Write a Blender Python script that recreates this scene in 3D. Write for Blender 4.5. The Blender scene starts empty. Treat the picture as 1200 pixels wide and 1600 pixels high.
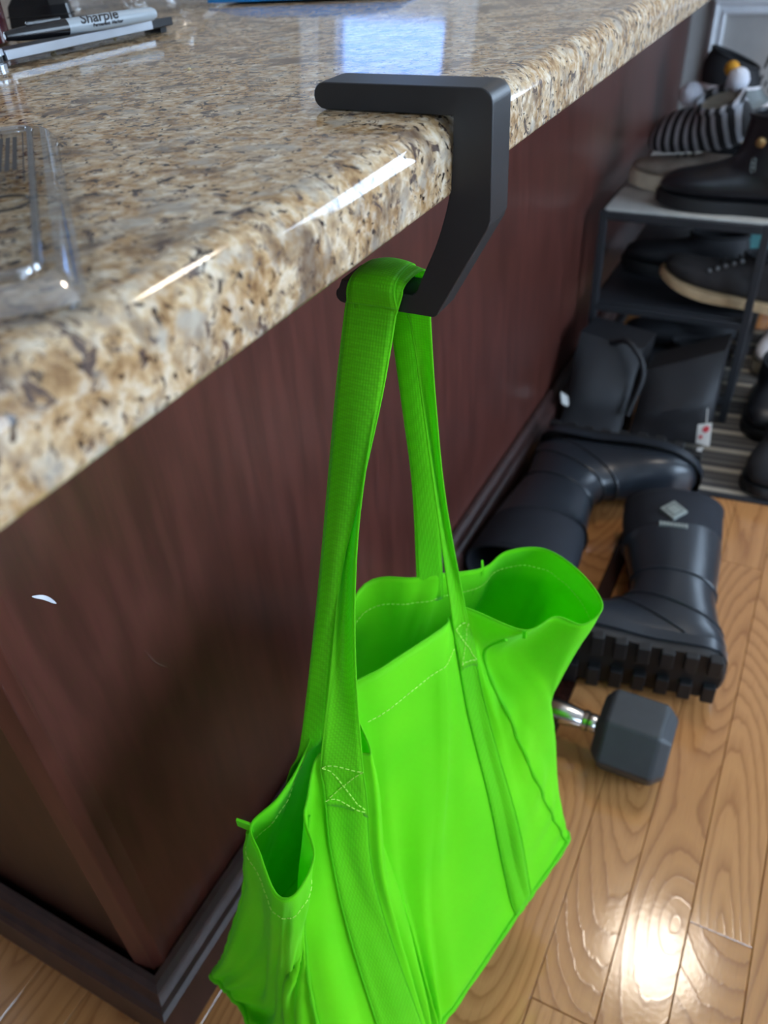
import bpy, bmesh, math, random
from mathutils import Vector, Matrix, noise

random.seed(7)
scene = bpy.context.scene
COL = scene.collection

# ---------------------------------------------------------------- camera
cam_data = bpy.data.cameras.new('camera')
cam = bpy.data.objects.new('camera', cam_data)
COL.objects.link(cam)
RIGHT = Vector((0.88866063, 0.4549226, -0.05768631))
DOWN = Vector((0.2406907, -0.56980848, -0.78573932))
FWD = Vector((-0.39032073, 0.68437105, -0.615862))
CAM_POS = Vector((0.17966, 0.0, 1.01559))
rot = Matrix((RIGHT, -DOWN, -FWD)).transposed()
cam.matrix_world = Matrix.Translation(CAM_POS) @ rot.to_4x4()
cam_data.sensor_fit = 'VERTICAL'
cam_data.sensor_height = 36.0
cam_data.sensor_width = 27.0
cam_data.lens = 1246.3 / 1600.0 * 36.0
cam_data.clip_start = 0.01
cam_data.dof.use_dof = True
cam_data.dof.focus_distance = 0.50
cam_data.dof.aperture_fstop = 7.4
scene.camera = cam

# ---------------------------------------------------------------- sky seen through the windows
world = bpy.data.worlds.new('sky')
scene.world = world
world.use_nodes = True
bg = world.node_tree.nodes['Background']
bg.inputs[0].default_value = (0.60, 0.78, 1.0, 1.0)
bg.inputs[1].default_value = 10.5

scene.view_settings.view_transform = 'Standard'
scene.view_settings.look = 'None'
scene.view_settings.gamma = 1.0
scene.view_settings.use_curve_mapping = False
scene.view_settings.exposure = 0.45
scene.cycles.max_bounces = 7
scene.cycles.diffuse_bounces = 3
scene.cycles.glossy_bounces = 4
scene.cycles.transmission_bounces = 4
scene.cycles.transparent_max_bounces = 10
scene.cycles.caustics_reflective = False
scene.cycles.caustics_refractive = False

ROOM = dict(x0=-3.4, x1=2.6, y0=-2.4, y1=2.71, h=2.5)
# window openings: wall, a0, a1 (along the wall), z0, z1
WINDOWS = {
    'window_1': ('far', -1.46, -0.95, 1.20, 1.52),
    'window_2': ('right', 0.00, 1.65, 0.30, 2.15),
    'fill_window': ('back', 0.4, 1.2, 1.00, 2.00),  # unseen window, added behind the camera as fill light
    'window_4': ('left', 0.2, 1.6, 1.05, 2.10),
    'window_5': ('far', 0.80, 1.80, 0.95, 2.05),
}
def wall_frame(side):
    """origin, direction along the wall, inward normal"""
    if side == 'far':   return Vector((0, ROOM['y1'], 0)), Vector((1, 0, 0)), Vector((0, -1, 0))
    if side == 'back':  return Vector((0, ROOM['y0'], 0)), Vector((1, 0, 0)), Vector((0, 1, 0))
    if side == 'right': return Vector((ROOM['x1'], 0, 0)), Vector((0, 1, 0)), Vector((-1, 0, 0))
    return Vector((ROOM['x0'], 0, 0)), Vector((0, 1, 0)), Vector((1, 0, 0))
for wn, (side, a0, a1, z0, z1) in WINDOWS.items():
    o, d, n = wall_frame(side)
    la = bpy.data.lights.new('daylight_portal', 'AREA')
    la.shape = 'RECTANGLE'; la.size = a1 - a0; la.size_y = z1 - z0
    la.cycles.is_portal = True
    lo = bpy.data.objects.new('daylight_portal', la)
    COL.objects.link(lo)
    z = -n; y = Vector((0, 0, 1)); x = y.cross(z)
    m = Matrix((x, y, z)).transposed().to_4x4()
    m.translation = o + d * (a0 + a1) / 2 + Vector((0, 0, (z0 + z1) / 2)) - n * 0.10
    lo.matrix_world = m

# ---------------------------------------------------------------- helpers
def srgb(r, g, b):
    def f(c):
        c /= 255.0
        return c / 12.92 if c <= 0.04045 else ((c + 0.055) / 1.055) ** 2.4
    return (f(r), f(g), f(b), 1.0)

class MB:
    """collects geometry; build() links it as one mesh object"""
    def __init__(s): s.v = []; s.f = []; s.m = []
    def add(s, verts, faces, mi=0):
        o = len(s.v)
        s.v += [tuple(p) for p in verts]
        s.f += [tuple(i + o for i in f) for f in faces]
        s.m += [mi] * len(faces)
        return s
    def box(s, lo, hi, mi=0, M=None):
        (x0, y0, z0), (x1, y1, z1) = lo, hi
        vs = [Vector(p) for p in ((x0,y0,z0),(x1,y0,z0),(x1,y1,z0),(x0,y1,z0),(x0,y0,z1),(x1,y0,z1),(x1,y1,z1),(x0,y1,z1))]
        if M: vs = [M @ p for p in vs]
        return s.add(vs, [(0,3,2,1),(4,5,6,7),(0,1,5,4),(1,2,6,5),(2,3,7,6),(3,0,4,7)], mi)
    def tube(s, pts, r, n=8, closed=False, mi=0):
        pts = [Vector(p) for p in pts]; N = len(pts)
        rad = r if isinstance(r, (list, tuple)) else [r] * N
        vs = []; up = None
        for i, p in enumerate(pts):
            a = pts[i - 1] if (i or closed) else pts[0]
            b = pts[(i + 1) % N] if (i < N - 1 or closed) else pts[-1]
            t = (b - a)
            t = t.normalized() if t.length > 1e-9 else Vector((0, 0, 1))
            if up is None:
                up = Vector((0, 0, 1)) if abs(t.z) < 0.9 else Vector((1, 0, 0))
            x = t.cross(up)
            x = x.normalized() if x.length > 1e-6 else t.orthogonal().normalized()
            up = x.cross(t).normalized()
            for k in range(n):
                q = 2 * math.pi * k / n
                vs.append(p + (x * math.cos(q) + up * math.sin(q)) * rad[i])
        fs = []
        for i in range(N if closed else N - 1):
            j = (i + 1) % N
            for k in range(n):
                l = (k + 1) % n
                fs.append((i*n+k, i*n+l, j*n+l, j*n+k))
        if not closed:
            fs.append(tuple(range(n))[::-1]); fs.append(tuple((N-1)*n+k for k in range(n)))
        return s.add(vs, fs, mi)
    def loft(s, rings, closed=True, cap0=False, cap1=False, mi=0):
        n = len(rings[0]); vs = [p for r in rings for p in r]; fs = []
        for i in range(len(rings) - 1):
            for k in range(n if closed else n - 1):
                l = (k + 1) % n
                fs.append((i*n+k, i*n+l, (i+1)*n+l, (i+1)*n+k))
        if cap0: fs.append(tuple(range(n))[::-1])
        if cap1: fs.append(tuple((len(rings)-1)*n+k for k in range(n)))
        return s.add(vs, fs, mi)
    def prism(s, outline, z0, z1, mi=0, fn=None):
        """outline: 2D polygon, extruded z0..z1; fn maps (x, y, z) to 3D"""
        fn = fn or (lambda x, y, z: (x, y, z))
        n = len(outline)
        vs = [fn(x, y, z0) for x, y in outline] + [fn(x, y, z1) for x, y in outline]
        fs = [tuple(range(n))[::-1], tuple(range(n, 2*n))] + [(k, (k+1) % n, n+(k+1) % n, n+k) for k in range(n)]
        return s.add(vs, fs, mi)
    def sphere(s, c, r, nu=16, nv=10, mi=0, jit=0.0):
        c = Vector(c); r = Vector(r) if not isinstance(r, (int, float)) else Vector((r, r, r))
        vs = [c + Vector((0, 0, r.z))]
        for i in range(1, nv):
            t = math.pi * i / nv
            for k in range(nu):
                q = 2*math.pi*k/nu
                j = 1 + jit * (random.random() - 0.5)
                vs.append(c + Vector((r.x*math.sin(t)*math.cos(q), r.y*math.sin(t)*math.sin(q), r.z*math.cos(t))) * j)
        vs.append(c - Vector((0, 0, r.z)))
        fs = []
        for k in range(nu): fs.append((0, 1+k, 1+(k+1) % nu))
        for i in range(nv - 2):
            for k in range(nu):
                a = 1+i*nu+k; b = 1+i*nu+(k+1) % nu
                fs.append((a, a+nu, b+nu, b))
        e = len(vs) - 1; o = 1+(nv-2)*nu
        for k in range(nu): fs.append((o+k, e, o+(k+1) % nu))
        return s.add(vs, fs, mi)
    def build(s, name, mat, parent=None, smooth=True, angle=None, bevel=0.0, bseg=2, solid=0.0, subd=0, fixn=True):
        me = bpy.data.meshes.new(name)
        me.from_pydata(s.v, [], s.f)
        mats = mat if isinstance(mat, (list, tuple)) else [mat]
        for m_ in mats: me.materials.append(m_)
        if len(mats) > 1: me.polygons.foreach_set('material_index', s.m)
        if fixn:
            bm = bmesh.new(); bm.from_mesh(me)
            bmesh.ops.recalc_face_normals(bm, faces=bm.faces)
            bm.to_mesh(me); bm.free()
        if smooth:
            me.polygons.foreach_set('use_smooth', [True] * len(me.polygons))
            me.set_sharp_from_angle(angle=math.radians(angle if angle else 35))
        me.update()
        o = bpy.data.objects.new(name, me)
        COL.objects.link(o)
        if parent: o.parent = parent
        if solid:
            md = o.modifiers.new('thickness', 'SOLIDIFY'); md.thickness = solid; md.offset = 0
        if bevel:
            md = o.modifiers.new('bevel', 'BEVEL'); md.width = bevel; md.segments = bseg
            md.limit_method = 'ANGLE'; md.angle_limit = math.radians(30)
        if subd:
            md = o.modifiers.new('subdivision', 'SUBSURF'); md.levels = subd; md.render_levels = subd
        return o

def thing(name, label, cat, M=None, group=None):
    o = bpy.data.objects.new(name, None)
    o.empty_display_size = 0.03
    COL.objects.link(o)
    if M is not None: o.matrix_world = M
    o['label'] = label; o['category'] = cat
    if group: o['group'] = group
    return o
def tag(o, label, cat, group=None):
    o['label'] = label; o['category'] = cat
    if group: o['group'] = group
    return o
def structure(o):
    o['kind'] = 'structure'
    return o
def catmull(pts, n, closed=False):
    """n samples per span"""
    P = [Vector(p) for p in pts]; N = len(P); out = []
    for i in range(N if closed else N - 1):
        a = P[i-1] if (i or closed) else P[0]*2 - P[1]
        b = P[i]; c = P[(i+1) % N]
        d = P[(i+2) % N] if (closed or i+2 < N) else P[-1]*2 - P[-2]
        for k in range(n):
            t = k / n
            out.append(0.5*((2*b) + (c-a)*t + (2*a-5*b+4*c-d)*t*t + (3*b-a-3*c+d)*t**3))
    if not closed: out.append(P[-1].copy())
    return out
def rotz(a): return Matrix.Rotation(a, 4, 'Z')
def T(*p): return Matrix.Translation(Vector(p))

# ---------------------------------------------------------------- materials
def new_mat(name):
    m = bpy.data.materials.new(name); m.use_nodes = True
    nt = m.node_tree
    return m, nt, nt.nodes['Principled BSDF']
def nd(nt, typ, **kw):
    n = nt.nodes.new(typ)
    for k, v in kw.items():
        if k.startswith('i_'): n.inputs[k[2:].replace('_', ' ')].default_value = v
        else: setattr(n, k, v)
    return n
def ramp(nt, stops, fac=None, interp='LINEAR'):
    r = nt.nodes.new('ShaderNodeValToRGB'); r.color_ramp.interpolation = interp
    while len(r.color_ramp.elements) < len(stops): r.color_ramp.elements.new(0.5)
    for e, (p, c) in zip(r.color_ramp.elements, stops):
        e.position = p; e.color = c if len(c) == 4 else (*c, 1)
    if fac is not None: nt.links.new(fac, r.inputs[0])
    return r
def mixc(nt, fac, a, b, mode='MIX'):
    m = nt.nodes.new('ShaderNodeMix'); m.data_type = 'RGBA'; m.blend_type = mode
    for sock, val in ((0, fac), (6, a), (7, b)):
        if hasattr(val, 'links'): nt.links.new(val, m.inputs[sock])
        else: m.inputs[sock].default_value = val
    return m.outputs[2]
def math_(nt, op, a, b=None, c=None):
    n = nt.nodes.new('ShaderNodeMath'); n.operation = op
    for i, v in enumerate((a, b, c)):
        if v is None: continue
        if hasattr(v, 'links'): nt.links.new(v, n.inputs[i])
        else: n.inputs[i].default_value = v
    return n.outputs[0]
def coords(nt, scale=(1, 1, 1)):
    tc = nt.nodes.new('ShaderNodeTexCoord'); mp = nt.nodes.new('ShaderNodeMapping')
    mp.inputs['Scale'].default_value = scale
    nt.links.new(tc.outputs['Object'], mp.inputs['Vector'])
    return mp.outputs[0]
def noise_(nt, vec, scale, detail=3, rough=0.5, dist=0.0):
    n = nt.nodes.new('ShaderNodeTexNoise')
    n.inputs['Scale'].default_value = scale; n.inputs['Detail'].default_value = detail
    n.inputs['Roughness'].default_value = rough; n.inputs['Distortion'].default_value = dist
    nt.links.new(vec, n.inputs['Vector'])
    return n
def bump(nt, p, height, strength, dist=0.001):
    b = nt.nodes.new('ShaderNodeBump'); b.inputs['Strength'].default_value = strength
    b.inputs['Distance'].default_value = dist
    nt.links.new(height, b.inputs['Height']); nt.links.new(b.outputs[0], p.inputs['Normal'])

def plain(name, color, rough=0.5, metal=0.0, vary=0.08, vscale=40, bump_s=0.0, bscale=200, spec=0.5, coat=0.0):
    """a plain surface with slight procedural variation"""
    m, nt, p = new_mat(name)
    v = coords(nt)
    n = noise_(nt, v, vscale, 3)
    c2 = tuple(min(1, x * (1 + vary * 2)) for x in color[:3]) + (1,)
    c1 = tuple(x * (1 - vary * 2) for x in color[:3]) + (1,)
    nt.links.new(ramp(nt, [(0.3, c1), (0.7, c2)], n.outputs[0]).outputs[0], p.inputs['Base Color'])
    p.inputs['Roughness'].default_value = rough; p.inputs['Metallic'].default_value = metal
    p.inputs['Specular IOR Level'].default_value = spec
    p.inputs['Coat Weight'].default_value = coat
    if bump_s:
        bump(nt, p, noise_(nt, v, bscale, 2).outputs[0], bump_s)
    return m

def granite_mat():
    m, nt, p = new_mat('granite')
    v = coords(nt)
    n0 = noise_(nt, v, 46, 5, 0.62, 0.5)
    base = ramp(nt, [(0.28, srgb(118, 84, 54)), (0.44, srgb(174, 138, 96)), (0.55, srgb(206, 184, 152)), (0.70, srgb(224, 214, 198))], n0.outputs[0])
    n1 = noise_(nt, v, 150, 4, 0.6, 0.3)
    mot = ramp(nt, [(0.36, srgb(112, 84, 60)), (0.5, srgb(196, 164, 120)), (0.64, srgb(236, 226, 206))], n1.outputs[0])
    c = mixc(nt, 0.5, base.outputs[0], mot.outputs[0])
    n2 = noise_(nt, v, 90, 4, 0.7, 0.8)
    k2 = ramp(nt, [(0.57, (0, 0, 0, 1)), (0.63, (0.95, 0.95, 0.95, 1))], n2.outputs[0])
    c = mixc(nt, k2.outputs[0], c, srgb(84, 70, 66))
    n3 = noise_(nt, v, 165, 3, 0.6, 0.6)
    k3 = ramp(nt, [(0.585, (0, 0, 0, 1)), (0.66, (1, 1, 1, 1))], n3.outputs[0])
    c = mixc(nt, k3.outputs[0], c, srgb(40, 30, 30))
    n4 = noise_(nt, v, 55, 3, 0.5, 0.2)
    k4 = ramp(nt, [(0.56, (0, 0, 0, 1)), (0.68, (0.8, 0.8, 0.8, 1))], n4.outputs[0])
    c = mixc(nt, k4.outputs[0], c, srgb(176, 168, 154))
    n5 = noise_(nt, v, 30, 4, 0.6, 0.6)
    k5 = ramp(nt, [(0.54, (0, 0, 0, 1)), (0.68, (0.8, 0.8, 0.8, 1))], n5.outputs[0])
    c = mixc(nt, k5.outputs[0], c, srgb(96, 78, 66))
    nt.links.new(c, p.inputs['Base Color'])
    p.inputs['Roughness'].default_value = 0.07
    p.inputs['Specular IOR Level'].default_value = 0.55
    bump(nt, p, noise_(nt, v, 18, 2).outputs[0], 0.05, 0.002)
    return m

def oak_mat():
    m, nt, p = new_mat('oak_boards')
    tc = nt.nodes.new('ShaderNodeTexCoord'); oi = nt.nodes.new('ShaderNodeObjectInfo')
    sp = nt.nodes.new('ShaderNodeSeparateXYZ'); nt.links.new(tc.outputs['Object'], sp.inputs[0])
    rnd = oi.outputs['Random']
    yo = math_(nt, 'ADD', sp.outputs[1], math_(nt, 'MULTIPLY', rnd, 61.0))
    xo = math_(nt, 'ADD', sp.outputs[0], math_(nt, 'MULTIPLY', math_(nt, 'SUBTRACT', math_(nt, 'FRACT', math_(nt, 'MULTIPLY', rnd, 17.3)), 0.5), 0.045))
    cy = nt.nodes.new('ShaderNodeCombineXYZ'); nt.links.new(yo, cy.inputs[1]); nt.links.new(math_(nt, 'MULTIPLY', sp.outputs[0], 2.0), cy.inputs[0])
    nA = noise_(nt, cy.outputs[0], 1.1, 1, 0.4)
    depth = math_(nt, 'MULTIPLY', math_(nt, 'SUBTRACT', nA.outputs[0], 0.40), 0.55)
    r = math_(nt, 'SQRT', math_(nt, 'ADD', math_(nt, 'MULTIPLY', xo, xo), math_(nt, 'MULTIPLY', depth, depth)))
    cy2 = nt.nodes.new('ShaderNodeCombineXYZ'); nt.links.new(math_(nt, 'MULTIPLY', yo, 6.0), cy2.inputs[1]); nt.links.new(math_(nt, 'MULTIPLY', sp.outputs[0], 40.0), cy2.inputs[0])
    nB = noise_(nt, cy2.outputs[0], 1.0, 3, 0.6)
    ph = math_(nt, 'ADD', math_(nt, 'MULTIPLY', r, 85.0), math_(nt, 'MULTIPLY', nB.outputs[0], 0.9))
    fr = math_(nt, 'FRACT', ph)
    line = ramp(nt, [(0.0, (1, 1, 1, 1)), (0.18, (0.45, 0.45, 0.45, 1)), (0.55, (0, 0, 0, 1)), (0.9, (0.15, 0.15, 0.15, 1)), (1.0, (1, 1, 1, 1))], fr)
    cp = nt.nodes.new('ShaderNodeCombineXYZ'); nt.links.new(math_(nt, 'MULTIPLY', yo, 14.0), cp.inputs[1]); nt.links.new(math_(nt, 'MULTIPLY', sp.outputs[0], 700.0), cp.inputs[0])
    pore = noise_(nt, cp.outputs[0], 1.0, 2, 0.5)
    pk = ramp(nt, [(0.52, (0, 0, 0, 1)), (0.72, (1, 1, 1, 1))], pore.outputs[0])
    light = mixc(nt, rnd, srgb(202, 144, 90), srgb(188, 130, 78))
    dark = mixc(nt, rnd, srgb(146, 90, 50), srgb(130, 76, 42))
    fac = math_(nt, 'MULTIPLY', line.outputs[0], 0.62)
    c = mixc(nt, fac, light, dark)
    c = mixc(nt, math_(nt, 'MULTIPLY', pk.outputs[0], 0.30), c, srgb(150, 96, 58))
    nt.links.new(c, p.inputs['Base Color'])
    p.inputs['Roughness'].default_value = 0.12
    p.inputs['Specular IOR Level'].default_value = 0.75
    h = math_(nt, 'ADD', math_(nt, 'MULTIPLY', line.outputs[0], 0.6), math_(nt, 'MULTIPLY', noise_(nt, tc.outputs['Object'], 160, 2).outputs[0], 0.5))
    bump(nt, p, h, 0.14, 0.0006)
    return m

def cherry_mat(name='stained_wood', base=(92, 50, 43), dark=(70, 38, 32), rough=0.30):
    m, nt, p = new_mat(name)
    v = coords(nt, (1, 1, 0.12))
    g = noise_(nt, v, 60, 4, 0.6)
    v2 = coords(nt)
    b = noise_(nt, v2, 5, 2, 0.5)
    c = ramp(nt, [(0.3, srgb(*dark)), (0.7, srgb(*base))], g.outputs[0])
    bl = ramp(nt, [(0.35, srgb(*dark)), (0.68, srgb(*base))], b.outputs[0])
    nt.links.new(mixc(nt, 0.25, c.outputs[0], bl.outputs[0]), p.inputs['Base Color'])
    c.color_ramp.interpolation = 'EASE'; bl.color_ramp.interpolation = 'EASE'
    p.inputs['Roughness'].default_value = rough
    return m

def fabric_green(name, c1, c2, dot=900.0, weave=0.0, bs=0.25):
    m, nt, p = new_mat(name)
    v = coords(nt)
    n = noise_(nt, v, 9, 2)
    col = ramp(nt, [(0.3, c1), (0.7, c2)], n.outputs[0])
    vo = nt.nodes.new('ShaderNodeTexVoronoi'); vo.inputs['Scale'].default_value = dot
    vo.inputs['Randomness'].default_value = 0.15
    nt.links.new(v, vo.inputs['Vector'])
    if weave:
        wk = ramp(nt, [(0.25, (0, 0, 0, 1)), (0.65, (weave, weave, weave, 1))], vo.outputs['Distance'])
        dk = mixc(nt, wk.outputs[0], col.outputs[0], tuple(x * 0.45 for x in c1[:3]) + (1,))
        nt.links.new(dk, p.inputs['Base Color'])
    else:
        nt.links.new(col.outputs[0], p.inputs['Base Color'])
    p.inputs['Roughness'].default_value = 0.62
    p.inputs['Specular IOR Level'].default_value = 0.25
    p.inputs['Sheen Weight'].default_value = 0.1
    bump(nt, p, vo.outputs['Distance'], bs, 0.0006)
    tr = nt.nodes.new('ShaderNodeBsdfTranslucent'); nt.links.new(col.outputs[0], tr.inputs[0])
    mx = nt.nodes.new('ShaderNodeMixShader'); mx.inputs[0].default_value = 0.42
    nt.links.new(p.outputs[0], mx.inputs[1]); nt.links.new(tr.outputs[0], mx.inputs[2])
    nt.links.new(mx.outputs[0], nt.nodes['Material Output'].inputs['Surface'])
    return m

def clear_plastic(name, tint=(0.97, 0.98, 1.0, 1), gloss=0.12, rough=0.08, wr=30, ws=0.3, fres=0.6):
    m, nt, p = new_mat(name)
    nt.nodes.remove(p)
    t = nt.nodes.new('ShaderNodeBsdfTransparent'); t.inputs[0].default_value = tint
    g = nt.nodes.new('ShaderNodeBsdfGlossy'); g.inputs['Roughness'].default_value = rough
    lw = nt.nodes.new('ShaderNodeLayerWeight'); lw.inputs[0].default_value = 0.35
    f = math_(nt, 'ADD', math_(nt, 'MULTIPLY', lw.outputs['Fresnel'], fres), gloss)
    if ws:
        b = nt.nodes.new('ShaderNodeBump'); b.inputs['Strength'].default_value = ws; b.inputs['Distance'].default_value = 0.004
        nt.links.new(noise_(nt, coords(nt), wr, 3).outputs[0], b.inputs['Height'])
        nt.links.new(b.outputs[0], g.inputs['Normal'])
    mx = nt.nodes.new('ShaderNodeMixShader')
    nt.links.new(f, mx.inputs[0]); nt.links.new(t.outputs[0], mx.inputs[1]); nt.links.new(g.outputs[0], mx.inputs[2])
    nt.links.new(mx.outputs[0], nt.nodes['Material Output'].inputs['Surface'])
    return m

def stripes_mat(name, c1, c2, freq, axis=0, duty=0.5, rough=0.8, wob=0.15, blur=0.06, noise_scale=6, extra=None):
    m, nt, p = new_mat(name)
    tc = nt.nodes.new('ShaderNodeTexCoord'); sp = nt.nodes.new('ShaderNodeSeparateXYZ')
    nt.links.new(tc.outputs['Object'], sp.inputs[0])
    n = noise_(nt, tc.outputs['Object'], noise_scale, 2)
    ph = math_(nt, 'FRACT', math_(nt, 'ADD', math_(nt, 'MULTIPLY', sp.outputs[axis], freq), math_(nt, 'MULTIPLY', n.outputs[0], wob)))
    stops = extra or [(0.0, c1), (duty - blur, c1), (duty, c2), (1 - blur, c2), (1.0, c1)]
    r = ramp(nt, stops, ph)
    f = noise_(nt, tc.outputs['Object'], 220, 2)
    nt.links.new(mixc(nt, math_(nt, 'MULTIPLY', f.outputs[0], 0.35), r.outputs[0], (0.02, 0.02, 0.02, 1)), p.inputs['Base Color'])
    p.inputs['Roughness'].default_value = rough
    bump(nt, p, f.outputs[0], 0.6, 0.002)
    return m

def emit_mat(name, color, strength):
    m, nt, p = new_mat(name)
    p.inputs['Base Color'].default_value = color
    p.inputs['Emission Color'].default_value = color
    p.inputs['Emission Strength'].default_value = strength
    return m

M = {}
M['granite'] = granite_mat()
M['oak'] = oak_mat()
M['walnut'] = plain('walnut_inlay', srgb(48, 24, 18), 0.25, vary=0.2)
M['joint'] = plain('board_joint', srgb(70, 42, 26), 0.8)
M['cherry'] = cherry_mat()
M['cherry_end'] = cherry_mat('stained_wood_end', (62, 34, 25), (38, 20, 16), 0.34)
M['base_wood'] = cherry_mat('stained_base', (66, 42, 38), (48, 30, 28), 0.42)
M['wall'] = plain('wall_paint', srgb(176, 174, 172), 0.7, vary=0.02, bump_s=0.05)
M['ceiling'] = plain('ceiling_paint', srgb(232, 230, 226), 0.8, vary=0.02, bump_s=0.1)
M['trim'] = plain('trim_paint', srgb(226, 230, 236), 0.4, vary=0.02)
M['door'] = plain('door_paint', srgb(205, 208, 212), 0.45, vary=0.02)
M['pane'] = clear_plastic('window_glass', (1, 1, 1, 1), 0.02, 0.0, ws=0)
M['dimming_pane'] = clear_plastic('reflection_dimming_glass', (0.30, 0.37, 0.48, 1), 0.02, 0.0, ws=0)  # blue tint added to tone down the sky mirrored in the granite
M['black_plastic'] = plain('black_matte_plastic', srgb(33, 34, 37), 0.42, vary=0.06, bump_s=0.06, bscale=900)
M['green'] = fabric_green('green_nonwoven', srgb(116, 240, 10), srgb(136, 248, 18))
M['green_strap'] = fabric_green('green_strap', srgb(112, 236, 14), srgb(130, 246, 22), 520.0, 0.38, 0.6)
M['green_pipe'] = fabric_green('green_piping', srgb(100, 222, 10), srgb(122, 236, 20))
M['thread'] = plain('lime_thread', srgb(186, 246, 96), 0.6)
M['rubber'] = plain('boot_rubber', srgb(38, 43, 50), 0.30, vary=0.05, vscale=12)
M['neoprene'] = plain('boot_neoprene', srgb(15, 21, 32), 0.75, vary=0.05, bump_s=0.2, bscale=700)
M['sole'] = plain('black_sole', srgb(17, 18, 21), 0.55, vary=0.1)
M['silver_badge'] = plain('badge_silver', srgb(168, 176, 170), 0.35, 0.4, vary=0.1, vscale=400)
M['badge_dark'] = plain('badge_grey', srgb(118, 126, 122), 0.4, 0.3)
M['hexrubber'] = plain('dumbbell_rubber', srgb(54, 58, 62), 0.5, vary=0.05)
M['chrome'] = plain('chrome', srgb(205, 205, 205), 0.14, 1.0, vary=0.03)
M['rackmetal'] = plain('rack_metal', srgb(48, 50, 55), 0.45, 0.2, vary=0.05)
M['shelf'] = plain('shelf_board', srgb(196, 196, 190), 0.5, vary=0.04)
M['mat_rug'] = stripes_mat('woven_mat', None, None, 13.0, 1, wob=0.05, noise_scale=4, extra=[
    (0.0, srgb(70, 66, 66)), (0.12, srgb(176, 166, 150)), (0.22, srgb(186, 176, 158)), (0.30, srgb(78, 74, 72)),
    (0.45, srgb(60, 58, 60)), (0.55, srgb(128, 122, 114)), (0.64, srgb(62, 60, 60)), (0.80, srgb(96, 92, 88)), (1.0, srgb(70, 66, 66))])
M['rug_edge'] = plain('mat_edge', srgb(40, 40, 44), 0.9)
M['leather'] = plain('black_leather', srgb(27, 28, 33), 0.36, vary=0.1, vscale=30, bump_s=0.15, bscale=120)
M['suede'] = plain('dark_suede', srgb(40, 36, 36), 0.85, vary=0.15)
M['lining'] = plain('shoe_lining', srgb(18, 18, 22), 0.9)
M['tan_sole'] = plain('tan_sole', srgb(176, 148, 112), 0.6)
M['cream_sole'] = plain('cream_sole', srgb(214, 200, 176), 0.55)
M['beige_upper'] = plain('taupe_upper', srgb(150, 138, 126), 0.7, vary=0.12)
M['grey_upper'] = plain('grey_upper', srgb(112, 120, 122), 0.6)
M['white_upper'] = plain('white_upper', srgb(226, 222, 226), 0.5)
M['dark_upper'] = plain('charcoal_upper', srgb(22, 23, 28), 0.7)
M['teal'] = plain('teal_fabric', srgb(70, 128, 130), 0.7, vary=0.15)
M['knit'] = stripes_mat('striped_knit', srgb(28, 28, 32), srgb(176, 178, 186), 48.0, 0, duty=0.58, wob=0.5, noise_scale=14)
M['fleece'] = plain('cream_fleece', srgb(196, 186, 170), 0.95, bump_s=0.5, bscale=350)
M['pom'] = plain('grey_pompom', srgb(196, 198, 208), 0.95, bump_s=0.8, bscale=500)
M['mustard'] = plain('mustard_felt', srgb(200, 142, 40), 0.9, bump_s=0.5)
M['brass'] = plain('antique_brass', srgb(170, 138, 92), 0.35, 0.8, vary=0.2, vscale=500)
M['lace'] = plain('black_lace', srgb(26, 28, 32), 0.7)
M['eyelet'] = plain('grey_eyelet', srgb(120, 122, 126), 0.4, 0.5)
M['black_cloth'] = plain('black_nylon', srgb(22, 23, 28), 0.6, vary=0.12, vscale=18, bump_s=0.2, bscale=260)
M['white_label'] = plain('white_label', srgb(226, 226, 222), 0.6)
M['red_print'] = plain('red_print', srgb(206, 66, 76), 0.6)
M['aluminium'] = plain('aluminium', srgb(196, 204, 214), 0.3, 0.85, vary=0.03)
M['dark_metal'] = plain('dark_bar', srgb(36, 38, 42), 0.4, 0.2)
M['marker_grey'] = plain('marker_barrel', srgb(164, 174, 182), 0.35, vary=0.02)
M['marker_black'] = plain('marker_cap', srgb(20, 20, 23), 0.2, vary=0.02)
M['ink'] = plain('black_ink', srgb(24, 24, 28), 0.5)
M['faint_ink'] = plain('grey_ink', srgb(40, 34, 30), 0.6)
M['maroon'] = plain('maroon_glass', srgb(64, 14, 20), 0.12, vary=0.1)
M['blue_bag'] = plain('blue_plastic', srgb(16, 126, 196), 0.3, vary=0.1)
M['clear'] = clear_plastic('clear_blister', (0.992, 0.994, 0.996, 1), 0.04, 0.04, 25, 0.10, 0.28)
M['clear_shiny'] = clear_plastic('clear_blister_edge', (0.95, 0.97, 0.99, 1), 0.34, 0.06, 25, 0.06, 0.4)
M['crinkle'] = clear_plastic('crinkled_film', (0.93, 0.94, 0.95, 1), 0.16, 0.16, 60, 0.8)
M['crumb'] = plain('crumb', srgb(214, 196, 150), 0.8)
M['lamp_glass'] = emit_mat('lamp_glass', (1.0, 0.88, 0.74, 1), 22.0)
M['lamp_base'] = plain('lamp_base', srgb(214, 214, 214), 0.4)
M['scratch'] = plain('bare_scratch', srgb(214, 214, 222), 0.6)
M['dull_scratch'] = plain('dull_scratch', srgb(110, 78, 66), 0.6)

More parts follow.
